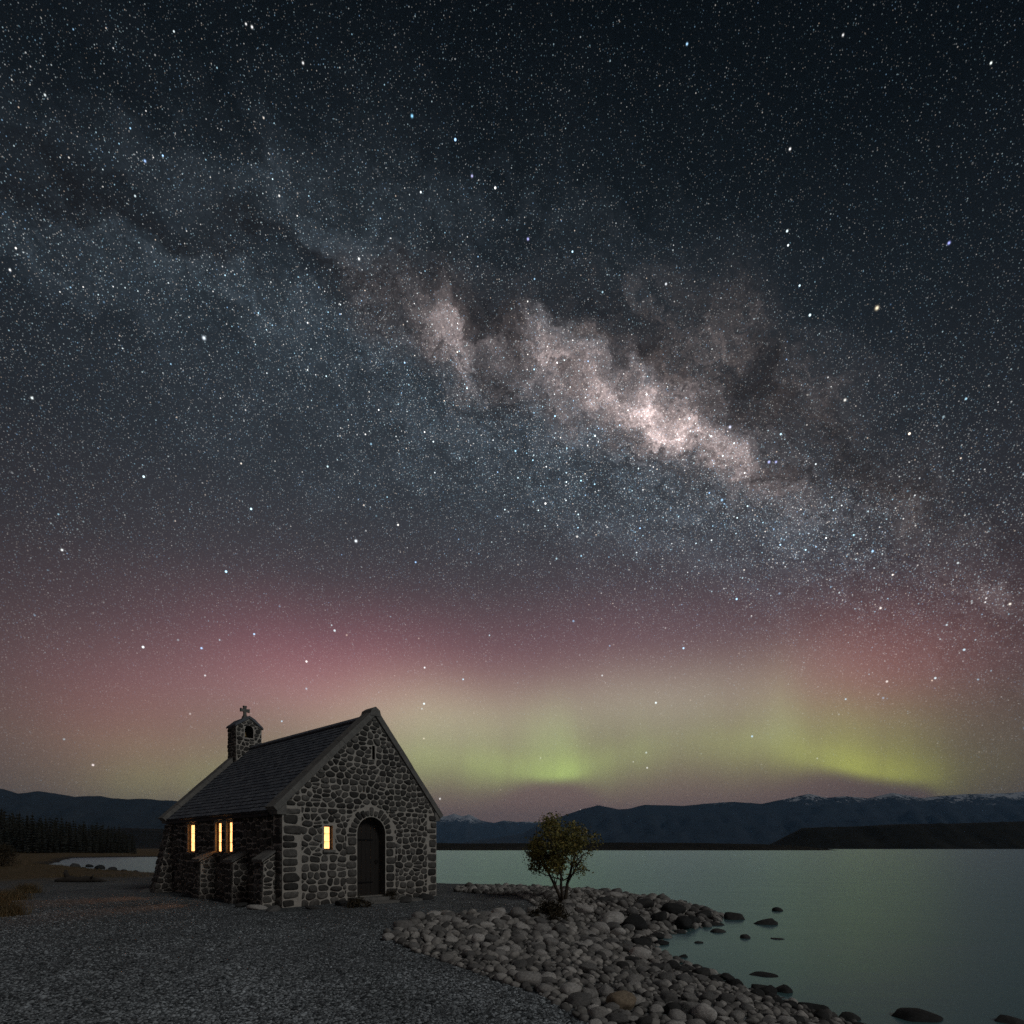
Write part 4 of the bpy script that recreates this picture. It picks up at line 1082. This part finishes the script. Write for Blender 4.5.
tus = [(2, 916, 'tall dry grass tussock at the left edge in front'), (10, 900, 'dry grass tussock behind the front one at the left edge'), (-6, 905, 'broad dry tussock cut by the left edge'), (28, 893, 'small dry tussock at the edge of the gravel on the left')]
for px, py, lab in tus:
    x, y, z = at(px, py); q = rng.normal(0, .22 if py > 899 else .16, (900, 2))
    V1, F1 = blades(np.stack([x + q[:, 0], y + q[:, 1]], 1), .15, .42, .005, .95)
    V1 -= np.array([x, y, z]); o = link_mesh('grass_tussock', np_mesh('grass_tussock', V1, F1), M_GRASS, None, (x, y, z)); tag(o, lab, 'grass tussock', 'dry grass tussocks on the left')
gp = []
for _ in range(60000):
    Yq = math.exp(random.uniform(math.log(14), math.log(95))); Xq = Yq * random.uniform(-1.05, -.52)
    if vnoise(Xq, Yq, .35, 4) + vnoise(Xq, Yq, 1.3, 6) * .6 > 1.0 + (.25 if Yq < 20 else 0) and Yq * .3 - Xq > random.uniform(24, 34): gp.append((Xq, Yq))
gp = [p for p, s_ in zip(gp, shore_sd(np.array([p[0] for p in gp]), np.array([p[1] for p in gp]))) if s_ > 1.5]
V1, F1 = blades(gp, .04, .15, .010, .95)
tag(link_mesh('dry_grass', np_mesh('dry_grass', V1, F1), M_GRASS), 'short dry grass on the ground left of the chapel', 'grass', None, 'stuff')

# pine plantation on the far left shore
def pine_parts(seed):
    rs = random.Random(seed); V_, F_ = [], []; k = 0
    for t in range(13):
        z0 = 1.0 + t * .98; f = 1 - t / 13.2; nb_ = 9
        for i in range(nb_):
            a = 2 * math.pi * i / nb_ + rs.uniform(-.3, .3); ln = (2.6 * f ** .85 + .12) * rs.uniform(.7, 1.15); dz_ = rs.uniform(-.45, .1) * ln * .5
            for s_ in range(3):
                q = ln * (s_ + 1) / 3; w_ = .42 * (1.15 - s_ * .3) * (f * .6 + .4); c_, n_ = math.cos(a), math.sin(a)
                p0 = ln * s_ / 3 * .92
                V_ += [(c_ * p0 - n_ * w_, n_ * p0 + c_ * w_, z0 + dz_ * s_ / 3 - .12), (c_ * p0 + n_ * w_, n_ * p0 - c_ * w_, z0 + dz_ * s_ / 3 - .12),
                       (c_ * q, n_ * q, z0 + dz_ * (s_ + 1) / 3 + rs.uniform(-.1, .1)), (c_ * (p0 + q) / 2, n_ * (p0 + q) / 2, z0 + dz_ * s_ / 3 + .42)]
                F_ += [(k, k + 1, k + 2), (k, k + 2, k + 3), (k + 1, k + 3, k + 2), (k, k + 3, k + 1)]; k += 4
    V_ += [(-.1, 0, 13), (.1, 0, 13), (0, .1, 13), (0, 0, 14.6)]; F_ += [(k, k + 1, k + 3), (k + 1, k + 2, k + 3), (k + 2, k, k + 3)]
    cr_ = bpy.data.meshes.new('crown'); cr_.from_pydata(V_, [], F_); cr_.update(); cr_.materials.append(M_PINE)
    tb = MB(); tb.tube([(0, 0, -.6), (0, 0, 5), (0, 0, 12), (0, 0, 14)], [.26, .2, .08, .02], 6)
    tk = tb.build('trunk', [M_BARK]); tm = tk.data; bpy.data.objects.remove(tk)
    return cr_, tm
PP = [pine_parts(40 + i) for i in range(4)]
random.seed(11); k = 0
prof_x = [0, 20, 50, 75, 100, 120, 135]; prof_y = [806, 811, 815, 818, 821, 826, 832]
for row in range(5):
    for px in np.arange(-60, 137 - row * 2, 6.4):
        p_ = px + random.uniform(-2.6, 2.6) + row * 1.3
        Yd = 178 + row * 9 + random.uniform(-4, 4) + (p_ - 60) * -.12
        x = (p_ - 512) / FPX * Yd; gz = float(ground_z(np.array([x]), np.array([Yd]))[0])
        top_y = np.interp(p_, prof_x, prof_y) + random.uniform(-2, 6) - (0 if row else -5)
        h_ = (HOR - top_y) / FPX * Yd + CAM_Z - gz; s_ = h_ / 14.6
        root = empty('pine_tree', (x, Yd, gz), random.uniform(0, 6.28)); root.scale = (s_ * random.uniform(.85, 1.15),) * 2 + (s_,)
        tag(root, 'dark pine in the dense plantation on the far left shore', 'tree', 'pines of the plantation on the left')
        c_, t_ = random.choice(PP)
        for nm, me in (('crown', c_), ('trunk', t_)):
            o = bpy.data.objects.new(nm, me); col.objects.link(o); o.parent = root

# ------------------------------------------------------------------ small things on the left and round the chapel
x, y, z = at(78, 882)
lg = MB(); lg.tube([(-.95, 0, .06), (-.7, .03, .10), (-.4, .05, .13), (0, -.03, .10), (.35, -.02, .13), (.8, .08, .08), (1.15, .06, .04)], [.05, .11, .17, .13, .15, .09, .03], 9); lg.tube([(-.45, .03, .2), (-.52, .02, .42), (-.50, 0, .55)], [.11, .09, .05], 7); lg.tube([(.5, 0, .15), (.75, -.25, .3)], [.06, .02], 6)
o = lg.build('driftwood_log', [M_DRIFT], None, (x, y, z)); tag(o, 'dark driftwood log with a stub lying on the beach left of the chapel', 'log'); o.rotation_euler[2] = .15
lagoon = [(75, 868, 4), (83, 870, 3), (89, 867, 3), (100, 869, 4), (108, 872, 3), (113, 871, 4), (117, 873, 3), (124, 873, 4), (130, 874, 3), (136, 874.5, 4)]
for px, py, rp in lagoon:
    Yd = (CAM_Z - WZ) / ((py - HOR) / FPX); x = (px - 512) / FPX * Yd; r = rp * Yd / FPX * 1.05
    o = put_stone(x, Yd, r, 'd', .8, .3, 'small dark rock in the row at the edge of the lagoon', 'shore_rock', 'dark rocks at the edge of the lagoon', max(WZ, float(ground_z(np.array([x]), np.array([Yd]))[0])))
for px, py, rp, kd, lab, fl in [(145, 892, 7, 'p', 'flat pale slab on the ground at the rear left corner of the chapel', .25), (256, 909, 9, 'p', 'flat pale stone at the chapel foot, left of a pair', .35),
                                (273, 911, 8, 'p', 'flat pale stone at the chapel foot, right of a pair', .4), (241, 907, 6, 'd', 'dark stone at the foot of the buttress', .6), (343, 905, 8, 'd', 'dark stone against the front wall left of the door', .5),
                                (405, 902, 7, 'd', 'dark stone against the front wall right of the door', .5), (425, 899, 7, 'd', 'dark stone near the right front corner of the chapel', .5), (312, 909, 6, 'd', 'small dark stone at the foot of the front wall below the lit window', .5)]:
    x, y, z = at(px, py); put_stone(x, y, rp * y / FPX, kd, fl, .3, lab, 'loose_stone', 'loose stones round the chapel foot', None, 1.25)

# ------------------------------------------------------------------ night haze over the lake
hz = MB(); hz.box((-33000, -2400, WZ - 9), (33000, 31000, 1750))
hm = bpy.data.materials.new('haze'); hm.use_nodes = True; N.nt = hm.node_tree; N.nt.nodes.remove(N.nt.nodes['Principled BSDF'])
pv = new('ShaderNodeVolumePrincipled'); pv.inputs['Color'].default_value = (.28, .58, 1.0, 1); pv.inputs['Density'].default_value = HAZE; pv.inputs['Anisotropy'].default_value = 0.0
link(pv.outputs[0], N.nt.nodes['Material Output'].inputs['Volume'])
tag(hz.build('haze', [hm]), 'thin bluish night haze over the lake and the far mountains', 'haze', None, 'stuff')
